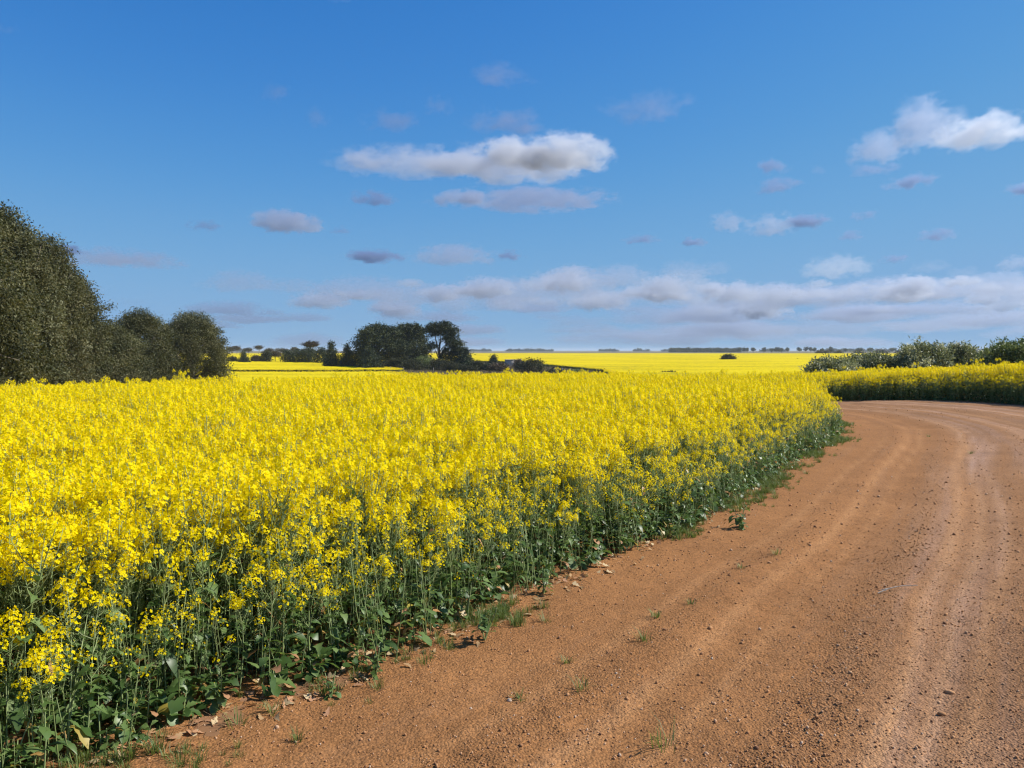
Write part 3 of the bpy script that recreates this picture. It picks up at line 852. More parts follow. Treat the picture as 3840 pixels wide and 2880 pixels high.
P = 'pine trees round the dam'
simple('pine_tree', 'broad dark dome-shaped pine, left of the two big ones by the dam', 'tree', 1425, 196, 1222, 235, 'pine', 601, 1500, 14, .55, group=P, tint=(.45, .25))
simple('pine_tree', 'tall rounded dark pine between the broad one and the umbrella-topped one', 'tree', 1538, 204, 1219, 175, 'pine', 602, 1200, 14, .55, group=P, tint=(.45, .25))
# umbrella-topped pine with bare leaning trunk
b, h = place(1644, 188, 1209)
Lb = [(.9, 0, h * .92, 2.0, 1.9, .85), (-1.3, .3, h * .90, 1.5, 1.5, .75), (2.6, 0, h * .89, 1.6, 1.6, .8), (.2, -.5, h * .82, 1.6, 1.5, .7), (3.6, .2, h * .80, 1.4, 1.4, .75), (-2.4, 0, h * .83, 1.1, 1.1, .55), (2.0, .4, h * .78, 1.5, 1.4, .7), (-1.0, .2, h * .76, 1.2, 1.1, .55), (3.4, -.2, h * .71, 1.2, 1.1, .5),
      (2.6, .2, h * .62, 1.8, 1.7, .7), (4.3, 0, h * .55, 1.8, 1.7, .7), (3.4, .5, h * .44, 2.2, 2.0, .8), (5.0, 0, h * .38, 1.9, 1.7, .8), (-1.2, 0, h * .52, 1.0, 1.0, .5), (2.2, 0, h * .30, 1.8, 1.6, .7), (4.2, .2, h * .22, 2.2, 1.8, .9)]
tree('pine_tree', 'tall open pine with flat-topped crown and bare trunk against the sky', 'tree', b, Lb, M['pine'], M['pinebark'], 700, 14, .5, .2, .42, 603, base_r=.34, h=h * .95, group=P, droop=-.1, nlimb=13, tint=(.5, .25))
simple('conifer_tree', 'bushy conifer leaning against the right side of the pine group', 'tree', 1745, 186, 1308, 75, 'conifer', 604, 420, 12, .45, 'cone', group=P)
simple('conifer_tree', 'narrow dark conifer, taller of the two left of the big pines', 'tree', 1243, 196, 1283, 62, 'conifer', 605, 420, 12, .42, 'cone', group=P)
simple('conifer_tree', 'squat dark conifer touching the left flank of the big pines', 'tree', 1303, 194, 1295, 68, 'conifer', 606, 420, 12, .42, 'cone', group=P)
simple('conifer_tree', 'dark low-branched conifer in front of the broad pine', 'tree', 1385, 186, 1300, 95, 'conifer', 607, 420, 12, .45, 'cone', group=P)

bz = 'bushes round the dam'
for px, d, ty, wp, mt, lab in (
    (1545, 182, 1352, 100, 'bush', 'round olive bush below the gap between the big pines'),
    (1645, 180, 1350, 95, 'bush', 'dark round bush at the foot of the umbrella-topped pine'),
    (1480, 190, 1345, 80, 'bush', 'dark bush under the left flank of the tall rounded pine'),
    (1590, 196, 1338, 90, 'greenshrub', 'bright green shrub glimpsed behind the bushes under the pines'),
    (1700, 176, 1362, 75, 'bush', 'low dark bush right of the umbrella-topped pine'),
    (1752, 172, 1372, 70, 'bush', 'lowest olive bush at the right-hand foot of the pine group'),
    (1790, 178, 1357, 36, 'bush', 'narrow dark bush just right of the pine group'),
    (1828, 176, 1368, 30, 'conifer', 'tiny dark bush between the pine group and the purple-grey scrub'),
    (1995, 166, 1348, 104, 'bush', 'large hump-shaped dark bush right of the water tank'),
    (1870, 170, 1366, 80, 'drybush', 'purple-grey leafless scrub left of the hump-shaped bush'),
    (1945, 186, 1351, 34, 'drybush', 'thin grey twiggy bush in front of the water tank'),
    (2085, 160, 1394, 80, 'bush', 'flat dark bush on the bank right of the hump-shaped one'),
    (2165, 162, 1392, 70, 'greenshrub', 'low green shrub on the dam bank behind the crop'),
    (2250, 160, 1399, 60, 'bush', 'last low dark bush at the right end of the dam bank'),
    (2507, 150, 1402, 50, 'bush', 'small dark bush just showing over the crop right of the dam')):
    simple('bush', lab, 'bush', px, d, ty, wp, mt, 620 + int(px), 240, 12, .34, group=bz)
simple('conifer_tree', 'small lone dark conifer standing in the far field left of the water tank', 'tree', 1851, 232, 1330, 36, 'conifer', 650, 200, 12, .4, 'cone')
simple('bush', 'lone dark bush out in the middle of the far yellow field', 'bush', 2731, 285, 1333, 54, 'bush', 651, 260, 12, .45)
simple('bush', 'tiny dark bush far right in the yellow field', 'bush', 2990, 300, 1347, 12, 'bush', 652, 50, 8, .3)

# line of low trees behind the left-hand field
hl = 'low trees behind the left fields'
for k, (px, d, ty, wp, mt, kd, lab) in enumerate((
    (915, 240, 1319, 40, 'conifer', 'cone', 'small dark conifer nearest the end of the windbreak, at the field edge'),
    (872, 250, 1341, 34, 'bush', 'dome', 'flat dark bush left of the small field-edge conifer'),
    (960, 252, 1336, 34, 'mallee', 'dome', 'small brown bush right of the small field-edge conifer'),
    (1000, 246, 1318, 36, 'bush', 'dome', 'dark upright bush, first of the tree line past the small brown bush'),
    (1034, 250, 1322, 44, 'drybush', 'flat', 'pale thin-stemmed tree in the tree line'),
    (1082, 240, 1316, 56, 'conifer', 'dome', 'dark rounded tree in the tree line, right of the pale thin-stemmed one'),
    (1122, 238, 1314, 60, 'conifer', 'dome', 'dark wide tree in the tree line below the flat-topped red-brown one'),
    (1160, 236, 1306, 56, 'conifer', 'dome', 'taller dark tree of the tree line under the flat-topped red-brown crown'),
    (1203, 230, 1306, 60, 'conifer', 'dome', 'dark tree ending the tree line beside the narrow conifer'),
    (1166, 262, 1281, 66, 'mallee', 'flat', 'flat-topped red-brown gum rising above the dark tree line'))):
    simple('conifer_tree' if mt == 'conifer' else ('gum_tree' if kd == 'flat' else 'bush'), lab, 'tree' if mt == 'conifer' or kd == 'flat' else 'bush', px, d, ty, wp, mt, 670 + k, 220, 12, .42, kd, group=hl, bark='bark')
fm = 'far flat-topped trees on the left skyline'
for k, (px, d, ty, wp, lab) in enumerate((
    (868, 560, 1305, 26, 'far flat-topped tree nearest the windbreak on the left skyline'),
    (888, 540, 1302, 30, 'far flat-topped tree, second from the windbreak on the left skyline'),
    (930, 560, 1309, 44, 'wide low far tree on the left skyline'),
    (970, 550, 1299, 30, 'highest far umbrella-shaped tree on the left skyline'),
    (1010, 560, 1311, 36, 'low far tree right of the highest umbrella-shaped one'),
    (1060, 560, 1310, 50, 'wide far tree between the umbrella-shaped one and the red-brown gum'),
    (1106, 560, 1307, 22, 'small far tree just left of the red-brown gum'))):
    simple('mallee_tree', lab, 'tree', px, d, ty, wp, 'mallee', 700 + k, 90, 10, .8, 'flat', group=fm, bark='bark')

# round-headed trees on the right skyline
rs = 'trees on the right skyline'
sky_trees = [(2772, 1303, 12), (2788, 1305, 10), (2800, 1303, 10), (2825, 1301, 18), (2862, 1304, 16), (2893, 1307, 10), (2909, 1303, 8), (2919, 1304, 7), (2930, 1306, 9), (2951, 1303, 12),
             (2996, 1302, 16), (3022, 1302, 16), (3037, 1303, 10), (3054, 1304, 12), (3082, 1307, 11), (3115, 1302, 12), (3170, 1305, 10), (3225, 1304, 30), (3262, 1305, 24), (3345, 1305, 22)]
for k, (px, ty, wp) in enumerate(sky_trees):
    lab = ('round-headed far tree on the right skyline, number %d from the left'.replace('number %d', ['first', 'second', 'third', 'fourth', 'fifth', 'sixth', 'seventh', 'eighth', 'ninth', 'tenth', 'eleventh', 'twelfth', 'thirteenth', 'fourteenth', 'fifteenth', 'sixteenth', 'seventeenth', 'eighteenth', 'nineteenth', 'twentieth'][k]))
    b, h = place(px, 1250, ty)
    w = wp / F * 1250 * 1.1
    R = np.random.default_rng(800 + k)
    Lb = [(R.normal(0, .12) * w, R.normal(0, .12) * w, h * R.uniform(.5, .85), w * .30, w * .30, h * .17) for _ in range(7)]
    tree('skyline_tree', lab, 'tree', b, Lb, M['bush'], M['bark'], 70, 10, 1.1, .8, .8, 800 + k, base_r=.3, group=rs, h=h * .8, nlimb=4)
for k, (px, ty, wp) in enumerate(((3072, 1315, 28), (3105, 1314, 40), (3145, 1317, 36), (3300, 1312, 60), (3215, 1315, 46), (3370, 1314, 40), (3395, 1312, 34))):
    simple('mallee_tree', ['dark low clump starting the scrub on the right skyline', 'dark umbrella-shaped clump, second in the scrub on the right skyline', 'flat dark clump, third in the scrub on the right skyline',
                           'widest dark clump of the scrub left of the hedge skyline', 'dark clump below the wide far trees on the right skyline', 'dark clump just left of the feathery-topped shrub', 'dark clump touching the feathery-topped shrub on the skyline'][k],
           'tree', px, 700, ty, wp, 'mallee', 830 + k, 90, 10, .8, 'dome', group='scrub on the right skyline', bark='bark')

# far-off woods along the horizon, read as one mass
def wood(name, label, x0, x1, d, ty0, ty1, n, seed, mat, leaf=1.6):
    R = np.random.default_rng(seed)
    Ls = []
    for i in range(n):
        px = x0 + (x1 - x0) * (i + R.uniform(0, 1)) / n
        if d > 2000 and vnoise(np.array([px / 60.]), np.array([seed * 1.]), 3)[0] < .42: continue
        dd = d * R.uniform(.97, 1.05)
        ty = R.uniform(ty0, ty1)
        b, h = place(px, dd, ty)
        w = R.uniform(.6, 1.1) * max(h, 2.5)
        Ls.append((b[0], b[1], b[2] + h * .55, w * .6, w * .6, h * .46))
    V, Q, T = crown(Ls, len(Ls) * 22, 9, leaf, leaf * .7, leaf * .8, seed, .1, .6, (.5, .2))
    obj(name, mesh(name, V, Q, [mat], attrs={'tint': T}), kind='stuff', label=label, cat='wood')
wood('far_wood', 'dark wood along the horizon right of centre', 2512, 2775, 1400, 1306, 1310, 90, 901, M['bush'])
wood('far_wood', 'thin blue line of trees on the horizon above the middle of the far field', 1700, 2560, 2600, 1310, 1314, 130, 902, M['bush'], 3.0)
wood('far_wood', 'thin dark tree line on the horizon at the right', 2760, 4200, 2300, 1310, 1314, 160, 903, M['bush'], 3.0)
wood('far_wood', 'thin tree line on the horizon behind the left fields', -200, 1250, 2600, 1310, 1314, 130, 904, M['bush'], 3.0)

# ------------------------------------------------------------------ things by the dam
def concretemat():
    m, nt, b, out = newmat('weathered_concrete')
    tc = nt.nodes.new('ShaderNodeTexCoord')
    n = nd(nt, 'ShaderNodeTexNoise', Scale=2.5, Detail=6.0, Roughness=.65); nt.links.new(tc.outputs['Object'], n.inputs['Vector'])
    nt.links.new(ramp(nt, n.outputs[0], [(.3, (.30, .25, .20)), (.7, (.55, .48, .40))]), b.inputs['Base Color'])
    b.inputs['Roughness'].default_value = .9
    return m
M['concrete'] = concretemat()
def ring(r0, r1, z0, z1, n=40):
    th = np.arange(n) / n * 2 * np.pi
    c, s = np.cos(th), np.sin(th)
    V = np.vstack([np.c_[c * r1, s * r1, np.full(n, z0)], np.c_[c * r1, s * r1, np.full(n, z1)], np.c_[c * r0, s * r0, np.full(n, z1)], np.c_[c * r0, s * r0, np.full(n, z0)]])
    q = []
    for k in range(4):
        for j in range(n):
            q.append((k * n + j, k * n + (j + 1) % n, ((k + 1) % 4) * n + (j + 1) % n, ((k + 1) % 4) * n + j))
    return V, q
b = unproj(1924, 0, d=214); b[2] = float(terrain(b[0], b[1]))
hz = EYE - (1348 - HZ) / F * 214 - b[2]
e = empty('water_tank', b, label='low round concrete water tank between the lone conifer and the hump-shaped bush', cat='tank')
V, q_ = ring(2.12, 2.30, -.3, hz - .12); obj('wall', mesh('wall', V, np.array(q_), [M['concrete']], smooth_=False), e)
V, q_ = ring(2.06, 2.40, hz - .12, hz); obj('rim', mesh('rim', V, np.array(q_), [M['concrete']]), e)
mw, nt, bb, out = newmat('tank_water'); bb.inputs['Base Color'].default_value = (.02, .03, .03, 1); bb.inputs['Roughness'].default_value = .08
th = np.arange(40) / 40 * 2 * np.pi
V = np.vstack([[0, 0, hz - .3], np.c_[np.cos(th) * 2.1, np.sin(th) * 2.1, np.full(40, hz - .3)]])
obj('water', mesh('water', V, np.array([(0, 1 + j, 1 + (j + 1) % 40) for j in range(40)]), [mw]), e)

def post(px, d, hgt, lab, lean=(0, 0), r=.07):
    b = unproj(px, 0, d=d); b[2] = float(terrain(b[0], b[1]))
    g = Geo()
    g.tube([(0, 0, -.3), (lean[0] * .5, lean[1] * .5, hgt * .5), (lean[0], lean[1], hgt)], [r * 1.1, r, r * .9], 7, .5)
    o = obj('fence_post', g.mesh('fence_post', M['wood']), label=lab, cat='post', group='fence posts by the dam'); o.location = b
    return o
post(1465, 178, 1.25, 'wooden fence post at the end of the left field, nearest the crop corner')
post(1514, 174, 1.25, 'wooden fence post in front of the round olive bush')
post(1625, 172, 1.1, 'wooden fence post below the dark bush of the umbrella-topped pine')
post(2107, 166, 1.2, 'grey fence post on the dam bank, left of two', (.05, 0), .09)
post(2140, 166, 1.15, 'grey fence post on the dam bank, right of two', (-.06, 0), .09)
b = unproj(2066, 0, d=166); b[2] = float(terrain(b[0], b[1]))
g = Geo(); g.tube([(-.6, 0, .1), (0, 0, .75), (.55, .1, 1.35), (1.0, .1, 1.55)], [.17, .15, .12, .10], 8, .5); g.tube([(.5, .05, 1.25), (.75, .0, 1.2), (.95, 0, 1.35)], [.08, .06, .04], 6, .5)
o = obj('dead_log', g.mesh('dead_log', M['pinebark'], True), label='dark dead log leaning up from the dam bank', cat='log'); o.location = b

# dry grass on the uncropped ground round the dam
def grass_tuft_geo(seed, nb=26, h=.16, spread=.06, c0=.45, cs=.25, wid=.0045, lean=.9):
    R = np.random.default_rng(seed); g = Geo()
    for i in range(nb):
        a = R.uniform(0, 6.28); p = np.array([math.cos(a), math.sin(a), 0]) * R.uniform(0, spread)
        hh = h * R.uniform(.45, 1.1); L_ = R.uniform(.15, lean) * hh
        a2 = a + R.normal(0, .6); d = np.array([math.cos(a2), math.sin(a2), 0]); s = np.array([-d[1], d[0], 0]) * wid * R.uniform(.6, 1.2)
        m1 = p + d * L_ * .35 + [0, 0, hh * .6]; tp = p + d * L_ + [0, 0, hh * R.uniform(.75, 1)]
        g.add([p - s, p + s, m1 + s * .8, m1 - s * .8, tp], [(0, 1, 2, 3)], [(3, 2, 4)], float(np.clip(R.normal(c0, cs), 0, 1)))
    return g
dry = [grass_tuft_geo(20 + i, 40, .5, .35, .5, .3, .02).mesh('dry_tuft', M['drygrass']) for i in range(3)]
gx, gy = jitter_grid(-60, 45, 110, 250, .9)
k = inpoly(gx, gy, DAM) & (fbm(gx / 6, gy / 6, 3, 77) > .40)
gx, gy = gx[k], gy[k]; n = len(gx)
scatter('dry_grass', np.c_[gx, gy, terrain(gx, gy)], np.c_[np.zeros((n, 2)), rng.uniform(0, 6.28, n)], rng.uniform(.6, 1.5, n), rng.integers(0, 3, n), dry,
        kind='stuff', label='dry brown grass on the bank of the dam', cat='grass')

# ------------------------------------------------------------------ roadside: grass, litter, weeds, gravel, stick
tufts = [grass_tuft_geo(40 + i, 30, .085 + .02 * i, .05, .42, .22, .0028).mesh('grass_tuft', M['grass']) for i in range(4)]
m_ = 9000
tpick = rng.uniform(6, 32, m_)
ex = np.interp(tpick, ELt, EL[:, 0]); ey = np.interp(tpick, ELt, EL[:, 1])
off = rng.normal(.06, .16, m_)
tx = np.gradient(EL[:, 0]); ty_ = np.gradient(EL[:, 1]); nl_ = np.hypot(tx, ty_)
nx = np.interp(tpick, ELt, ty_ / nl_); ny = np.interp(tpick, ELt, -tx / nl_)
gx = ex + nx * off; gy = ey + ny * off
k = (fbm(gx * 1.4, gy * 1.4, 2, 121) + rng.normal(0, .09, m_) > .55) & (gy > 2.2)
gx, gy = gx[k], gy[k]; n = len(gx)
scatter('verge_grass', np.c_[gx, gy, road_z(gx, gy) - .008], np.c_[rng.normal(0, .15, (n, 2)), rng.uniform(0, 6.28, n)], rng.uniform(.3, .8, n), rng.integers(0, 4, n), tufts,
        kind='stuff', label='short green grass in patches along the foot of the crop', cat='grass')

# fallen leaves and straw under the margin of the crop
def litter(seed):
    R = np.random.default_rng(seed); g = Geo()
    if seed % 2: leaf_blade(g, np.array([-.04, 0, .006]), 0, .10, .055, R.uniform(0, .3), R.uniform(0, .3), .5 + .1 * R.normal(), R)
    else: g.tube([(-.06, 0, .004), (0, .006, .008), (.07, -.004, .005)], .0022, 4, .3)
    return g
M['litter'] = leafmat('dead_leaf', [(0, (.20, .12, .06)), (.4, (.40, .25, .12)), (.7, (.40, .21, .11)), (1, (.48, .36, .20))], rough=.7, trans=.12, spec=.2)
lit = []
for i in range(6):
    g = litter(i); g.C = [np.clip(c + (i * .19) % 1 - .4, 0, 1) for c in g.C]; lit.append(g.mesh('litter', M['litter']))
m_ = 3600
tpick = rng.uniform(6, 24, m_); ex = np.interp(tpick, ELt, EL[:, 0]); ey = np.interp(tpick, ELt, EL[:, 1])
nx = np.interp(tpick, ELt, ty_ / nl_); ny = np.interp(tpick, ELt, -tx / nl_)
off = rng.normal(-.03, .15, m_); gx = ex + nx * off; gy = ey + ny * off
n = m_
scatter('leaf_litter', np.c_[gx, gy, road_z(gx, gy) + .004], np.c_[rng.normal(0, .35, (n, 2)), rng.uniform(0, 6.28, n)], rng.uniform(.3, .75, n), rng.integers(0, 6, n), lit,
        kind='stuff', label='fallen tan and pink leaves and straw under the margin of the crop', cat='leaf litter')

# loose gravel
def stonemat():
    m, nt, b, out = newmat('gravel_stone')
    oi = nt.nodes.new('ShaderNodeObjectInfo')
    nt.links.new(ramp(nt, oi.outputs['Random'], [(0, (.20, .10, .055)), (.3, (.34, .17, .075)), (.7, (.46, .24, .11)), (.93, (.50, .31, .18)), (1, (.50, .40, .30))]), b.inputs['Base Color'])
    b.inputs['Roughness'].default_value = .9; b.inputs['Specular IOR Level'].default_value = .15
    return m
M['stone'] = stonemat()
ICO_V = []; t_ = (1 + 5 ** .5) / 2
for a in (-1, 1):
    for c in (-t_, t_): ICO_V += [(a, c, 0), (0, a, c), (c, 0, a)]
ICO_V = np.array(ICO_V) / math.hypot(1, t_)
def hull_faces(V):
    f = []
    n = len(V)
    for i in range(n):
        for j in range(i + 1, n):
            for k in range(j + 1, n):
                nn = np.cross(V[j] - V[i], V[k] - V[i]); s = (V - V[i]) @ nn
                if (s <= 1e-6).all(): f.append((i, j, k))
                elif (s >= -1e-6).all(): f.append((i, k, j))
    return np.array(f)
ICO_F = hull_faces(ICO_V)
def stone_mesh(seed):
    R = np.random.default_rng(seed)
    V = ICO_V * R.uniform(.7, 1.15, (12, 1)) * np.array([1, R.uniform(.65, .95), R.uniform(.5, .8)])
    return mesh('stone', V, ICO_F, [M['stone']])
stones = [stone_mesh(60 + i) for i in range(6)]
m_ = 300000
rr = 2.4 * np.exp(rng.uniform(0, 1, m_) * math.log(26 / 2.4)); th = rng.uniform(math.radians(-42), math.radians(44), m_)
gx = rr * np.sin(th); gy = rr * np.cos(th)
dl, sl = sdist(gx, gy, EL, ELt); dr = -sdist(gx, gy, ER, ERt)[0]
w_ = (fbm(sl * .16, dl * .5, 2, 40) - .5); dd = dl + w_ * .35
dens = .15 + .62 * np.clip(loose_strip(dd), 0, 1)
dens *= .45 + 1.1 * fbm(gx * 1.2, gy * 1.2, 3, 140)
k = (dl > -.1) & (dr > -.2) & (rng.random(m_) < dens * (1 - .8 * smooth(5, 11, rr)))
gx, gy = gx[k], gy[k]; n = len(gx)
sz = np.clip(rng.lognormal(math.log(.0044), .45, n), .002, .018) * np.clip(np.hypot(gx, gy) / 6, .85, 1.7)
scatter('gravel', np.c_[gx, gy, road_z(gx, gy) + sz * .25], rng.uniform(0, 6.28, (n, 3)), sz, rng.integers(0, 6, n), stones, kind='stuff',
        label='loose orange-brown gravel strewn over the road', cat='gravel')
print('gravel', n)

def ground_at(px, py):
    p = unproj(px, py)
    d = EYE / ((py - HZ) / F) if py > 1500 else p[1]
    X_ = (px - 1920) / F * d
    return np.array([X_, d, float(road_z(np.array([X_]), np.array([d]))[0])])

big = [(2500, 2388, 'dark stone beside the grass tuft left of the middle of the road'), (2675, 2372, 'largest dark stone near the middle of the road, flat-topped'),
       (3590, 2620, 'dark angular stone towards the right edge of the foreground'), (3488, 2368, 'tan stone right of the stick on the road'), (2840, 1895, 'dark flat stone on the far part of the road'),
       (3225, 1910, 'long dark stone on the bend of the road'), (2100, 2408, 'small dark stone below the margin of the crop'), (3565, 2695, 'pale yellowish stone near the bottom right corner')]
for i, (px, py, lab) in enumerate(big):
    p = ground_at(px, py)
    o = obj('stone', stones[i % 6].copy(), label=lab, cat='stone', group='larger stones on the road')
    s = .014 + .004 * (i % 3); o.location = p + [0, 0, s * .35]; o.scale = (s * 1.3, s, s * .9); o.rotation_euler = (0, 0, i * 1.3)

# grass tufts on the road, each a thing
gt = [(2510, 2825, 1.5, 'largest grass tuft, at the bottom edge of the road right of centre'), (2475, 2335, .9, 'grass tuft on the loose ridge left of the middle of the road'), (2600, 2285, .7, 'small grass blades right of the ridge tuft'),
      (2425, 2420, .9, 'grass tuft below the ridge tuft, beside small stones'), (2790, 2145, .6, 'tiny grass tuft well above the stick'), (2925, 2095, .8, 'bright grass tuft in the middle of the road, nearest the bend'),
      (2190, 2620, .9, 'grass tuft on the road below the middle of the crop margin'), (2130, 2500, .6, 'pale grass wisp on the road left of the ridge'), (2050, 2345, 1.0, 'spreading grass tuft just off the crop margin'),
      (3650, 1700, .9, 'grass tuft by the right edge of the road on the bend'), (3490, 1640, .8, 'small grass tuft far along the bend'), (2830, 1840, 1.0, 'grass tuft by the crop corner on the bend'),
      (1950, 2640, .6, 'grass wisp at the lower left of the road'), (1000, 2700, .9, 'grass tuft near the bottom left beside the crop'), (870, 2745, .9, 'leftmost grass tuft at the foot of the crop'), (3030, 1780, .9, 'grass tuft left of the bend under the crop')]
for i, (px, py, s, lab) in enumerate(gt):
    p = ground_at(px, py)
    g = grass_tuft_geo(1000 + i, 22 + (i * 7) % 14, .085 * s, .05 * s, .55, .22, .0024, 1.4)
    o = obj('grass_tuft', g.mesh('grass_tuft', M['grass']), label=lab, cat='grass', group='grass tufts on the road'); o.location = p - [0, 0, .004]

# leafy weeds at the margin
def weed(name, px, py, h, seed, lab, flowers=False, nleaf=10):
    R = np.random.default_rng(seed)
    p = ground_at(px, py) - [0, 0, .006]; h *= 1.3
    e = empty(name, p, label=lab, cat='weed', group='leafy weeds beside the crop')
    st, lf, fl = Geo(), [], []
    for k in range(3 if h > .12 else 2):
        az = k * 2.2 + R.uniform(0, 1); ou = h * R.uniform(.05, .35)
        s = np.linspace(0, 1, 5)
        B = np.outer(ou * s, [math.cos(az), math.sin(az), 0]) + np.outer(h * s * R.uniform(.7, 1), [0, 0, 1])
        st.tube(B, np.linspace(.004, .0018, 5), 4, .6)
        for i in range(nleaf):
            t = R.uniform(.05, 1); q0 = np.array([np.interp(t, s, B[:, j]) for j in range(3)])
            ln = h * R.uniform(.22, .45) * (1.15 - .6 * t)
            lf.append(Geo()); leaf_blade(lf[-1], q0, R.uniform(0, 6.28), ln, ln * R.uniform(.35, .55), R.uniform(.1, .9), R.uniform(.2, .8), float(R.uniform(.1, .72)), R)
        if flowers: fl.append(Geo()); raceme(fl[-1], st, B[-1], np.array([0, 0, 1.]), R, 12, 6)
    obj('stem', st.mesh('stem', M['stem']), e); 
    for g in lf: obj('leaf', g.mesh('leaf', M['cleaf']), e)
    for g in fl: obj('flower_head', g.mesh('flower_head', M['petal']), e)
weed('weed', 1815, 2420, .20, 1, 'bushy dark green weed standing clear of the crop, left of centre')
weed('weed', 2785, 1985, .22, 2, 'upright leafy weed alone on the road beside the crop')
weed('weed', 1400, 2560, .13, 3, 'low broad-leaved weed at the foot of the crop, lower left')
weed('weed', 1230, 2640, .10, 4, 'small weed at the crop margin, left of the low broad-leaved one')
weed('weed', 2560, 1990, .30, 5, 'short canola seedling with bright yellow flowers low on the margin', True, 5)
weed('weed', 2545, 2025, .14, 6, 'small pale weed on the bare margin below the low yellow flowers')
weed('weed', 2040, 2240, .16, 7, 'yellow-green weed against the crop margin in the middle')
weed('weed', 1640, 2345, .15, 8, 'light green broad weed against the crop, left of the bushy one')
weed('weed', 3130, 1625, .22, 9, 'leafy weed at the crop corner on the bend')

# stick on the road
p0 = ground_at(3310, 2252); p1 = ground_at(3465, 2225)
g = Geo()
s = np.linspace(0, 1, 7)[:, None]
B = (p1 - p0) * s; B[:, 2] = 0
B[:, 1] += .03 * np.sin(s[:, 0] * 2.6); B[:, 2] = .010 + .012 * np.sin(s[:, 0] * 3.1)
g.tube(B, np.linspace(.0042, .0022, 7), 6, .5)
g.tube([B[2], B[2] + [-.05, -.03, .004], B[2] + [-.11, -.045, -.004]], [.004, .003, .002], 5, .5)
o = obj('stick', g.mesh('stick', M['wood'], True), label='pale bent stick lying on the road at the right', cat='stick'); o.location = p0

# ------------------------------------------------------------------ clouds (real volumes, lit by the sun; lit and shaded tone also set by colour) 
def cloudmat():
    m = bpy.data.materials.new('cloud'); m.use_nodes = True
    t = m.node_tree; t.nodes.clear(); N = t.nodes.new; L = t.links.new
    out = N('ShaderNodeOutputMaterial'); pv = N('ShaderNodeVolumePrincipled'); L(pv.outputs[0], out.inputs['Volume'])
    pv.inputs['Anisotropy'].default_value = .45
    def mt(op, a, b=None):
        n = N('ShaderNodeMath'); n.operation = op
        for i, v in enumerate((a, b)):
            if v is None: continue
            if isinstance(v, (int, float)): n.inputs[i].default_value = v
            else: L(v, n.inputs[i])
        return n.outputs[0]
    def vm(op, a, b=None):
        n = N('ShaderNodeVectorMath'); n.operation = op
        for i, v in enumerate((a, b)):
            if v is None: continue
            if isinstance(v, tuple): n.inputs[i].default_value = v
            else: L(v, n.inputs[i])
        return n
    tc = N('ShaderNodeTexCoord'); geo = N('ShaderNodeNewGeometry'); oi = N('ShaderNodeObjectInfo')
    sepc = N('ShaderNodeSeparateColor'); L(oi.outputs['Color'], sepc.inputs[0])
    seed = N('ShaderNodeCombineXYZ'); L(mt('MULTIPLY', oi.outputs['Random'], 97.0), seed.inputs[0]); L(mt('MULTIPLY', oi.outputs['Random'], 41.0), seed.inputs[1])
    # billows: the ellipsoid is pushed about by a coarse noise of its own size
    op = vm('ADD', vm('MULTIPLY', tc.outputs['Object'], (1.9, 1.2, 1.0)).outputs[0], seed.outputs[0]).outputs[0]
    nb = N('ShaderNodeTexNoise'); nb.inputs['Scale'].default_value = 1.15; nb.inputs['Detail'].default_value = 2.0; nb.inputs['Roughness'].default_value = .55; L(op, nb.inputs['Vector'])
    w = vm('MULTIPLY', vm('SUBTRACT', nb.outputs['Color'], (.5, .5, .5)).outputs[0], (1.1, .9, 1.15)).outputs[0]
    p = vm('ADD', tc.outputs['Object'], w).outputs[0]
    ng = vm('MULTIPLY', p, (-1, -1, -2.3)).outputs[0]
    ln = vm('LENGTH', vm('MAXIMUM', p, ng).outputs[0]).outputs['Value']
    fall = mt('SUBTRACT', .70, ln)
    mp = N('ShaderNodeMapping'); mp.inputs['Scale'].default_value = (1 / 85, 1 / 85, 1 / 48); L(geo.outputs['Position'], mp.inputs[0])
    nz = N('ShaderNodeTexNoise'); nz.inputs['Scale'].default_value = 1.0; nz.inputs['Detail'].default_value = 5.0; nz.inputs['Roughness'].default_value = .64
    L(mp.outputs[0], nz.inputs['Vector'])
    f = mt('ADD', fall, mt('MULTIPLY', mt('SUBTRACT', nz.outputs[0], sepc.outputs[1]), 2.1))
    f = mt('MULTIPLY', f, sepc.outputs[2])
    c = N('ShaderNodeClamp'); L(f, c.inputs[0])
    lo = vm('LENGTH', vm('MAXIMUM', tc.outputs['Object'], vm('MULTIPLY', tc.outputs['Object'], (-1, -1, -1.7)).outputs[0]).outputs[0]).outputs['Value']
    ec = N('ShaderNodeClamp'); L(mt('MULTIPLY', mt('SUBTRACT', 1.0, lo), 4.0), ec.inputs[0])
    d = mt('MULTIPLY', mt('MULTIPLY', c.outputs[0], ec.outputs[0]), mt('MULTIPLY', sepc.outputs[0], .06))
    L(d, pv.inputs['Density'])
    cm = N('ShaderNodeMix'); cm.data_type = 'RGBA'; cm.inputs[6].default_value = (.32, .44, .68, 1); cm.inputs[7].default_value = (.925, .94, .975, 1)
    L(oi.outputs['Alpha'], cm.inputs[0]); L(cm.outputs[2], pv.inputs['Color'])
    m.cycles.volume_step_rate = 1.3
    return m
M['cloud'] = cloudmat()
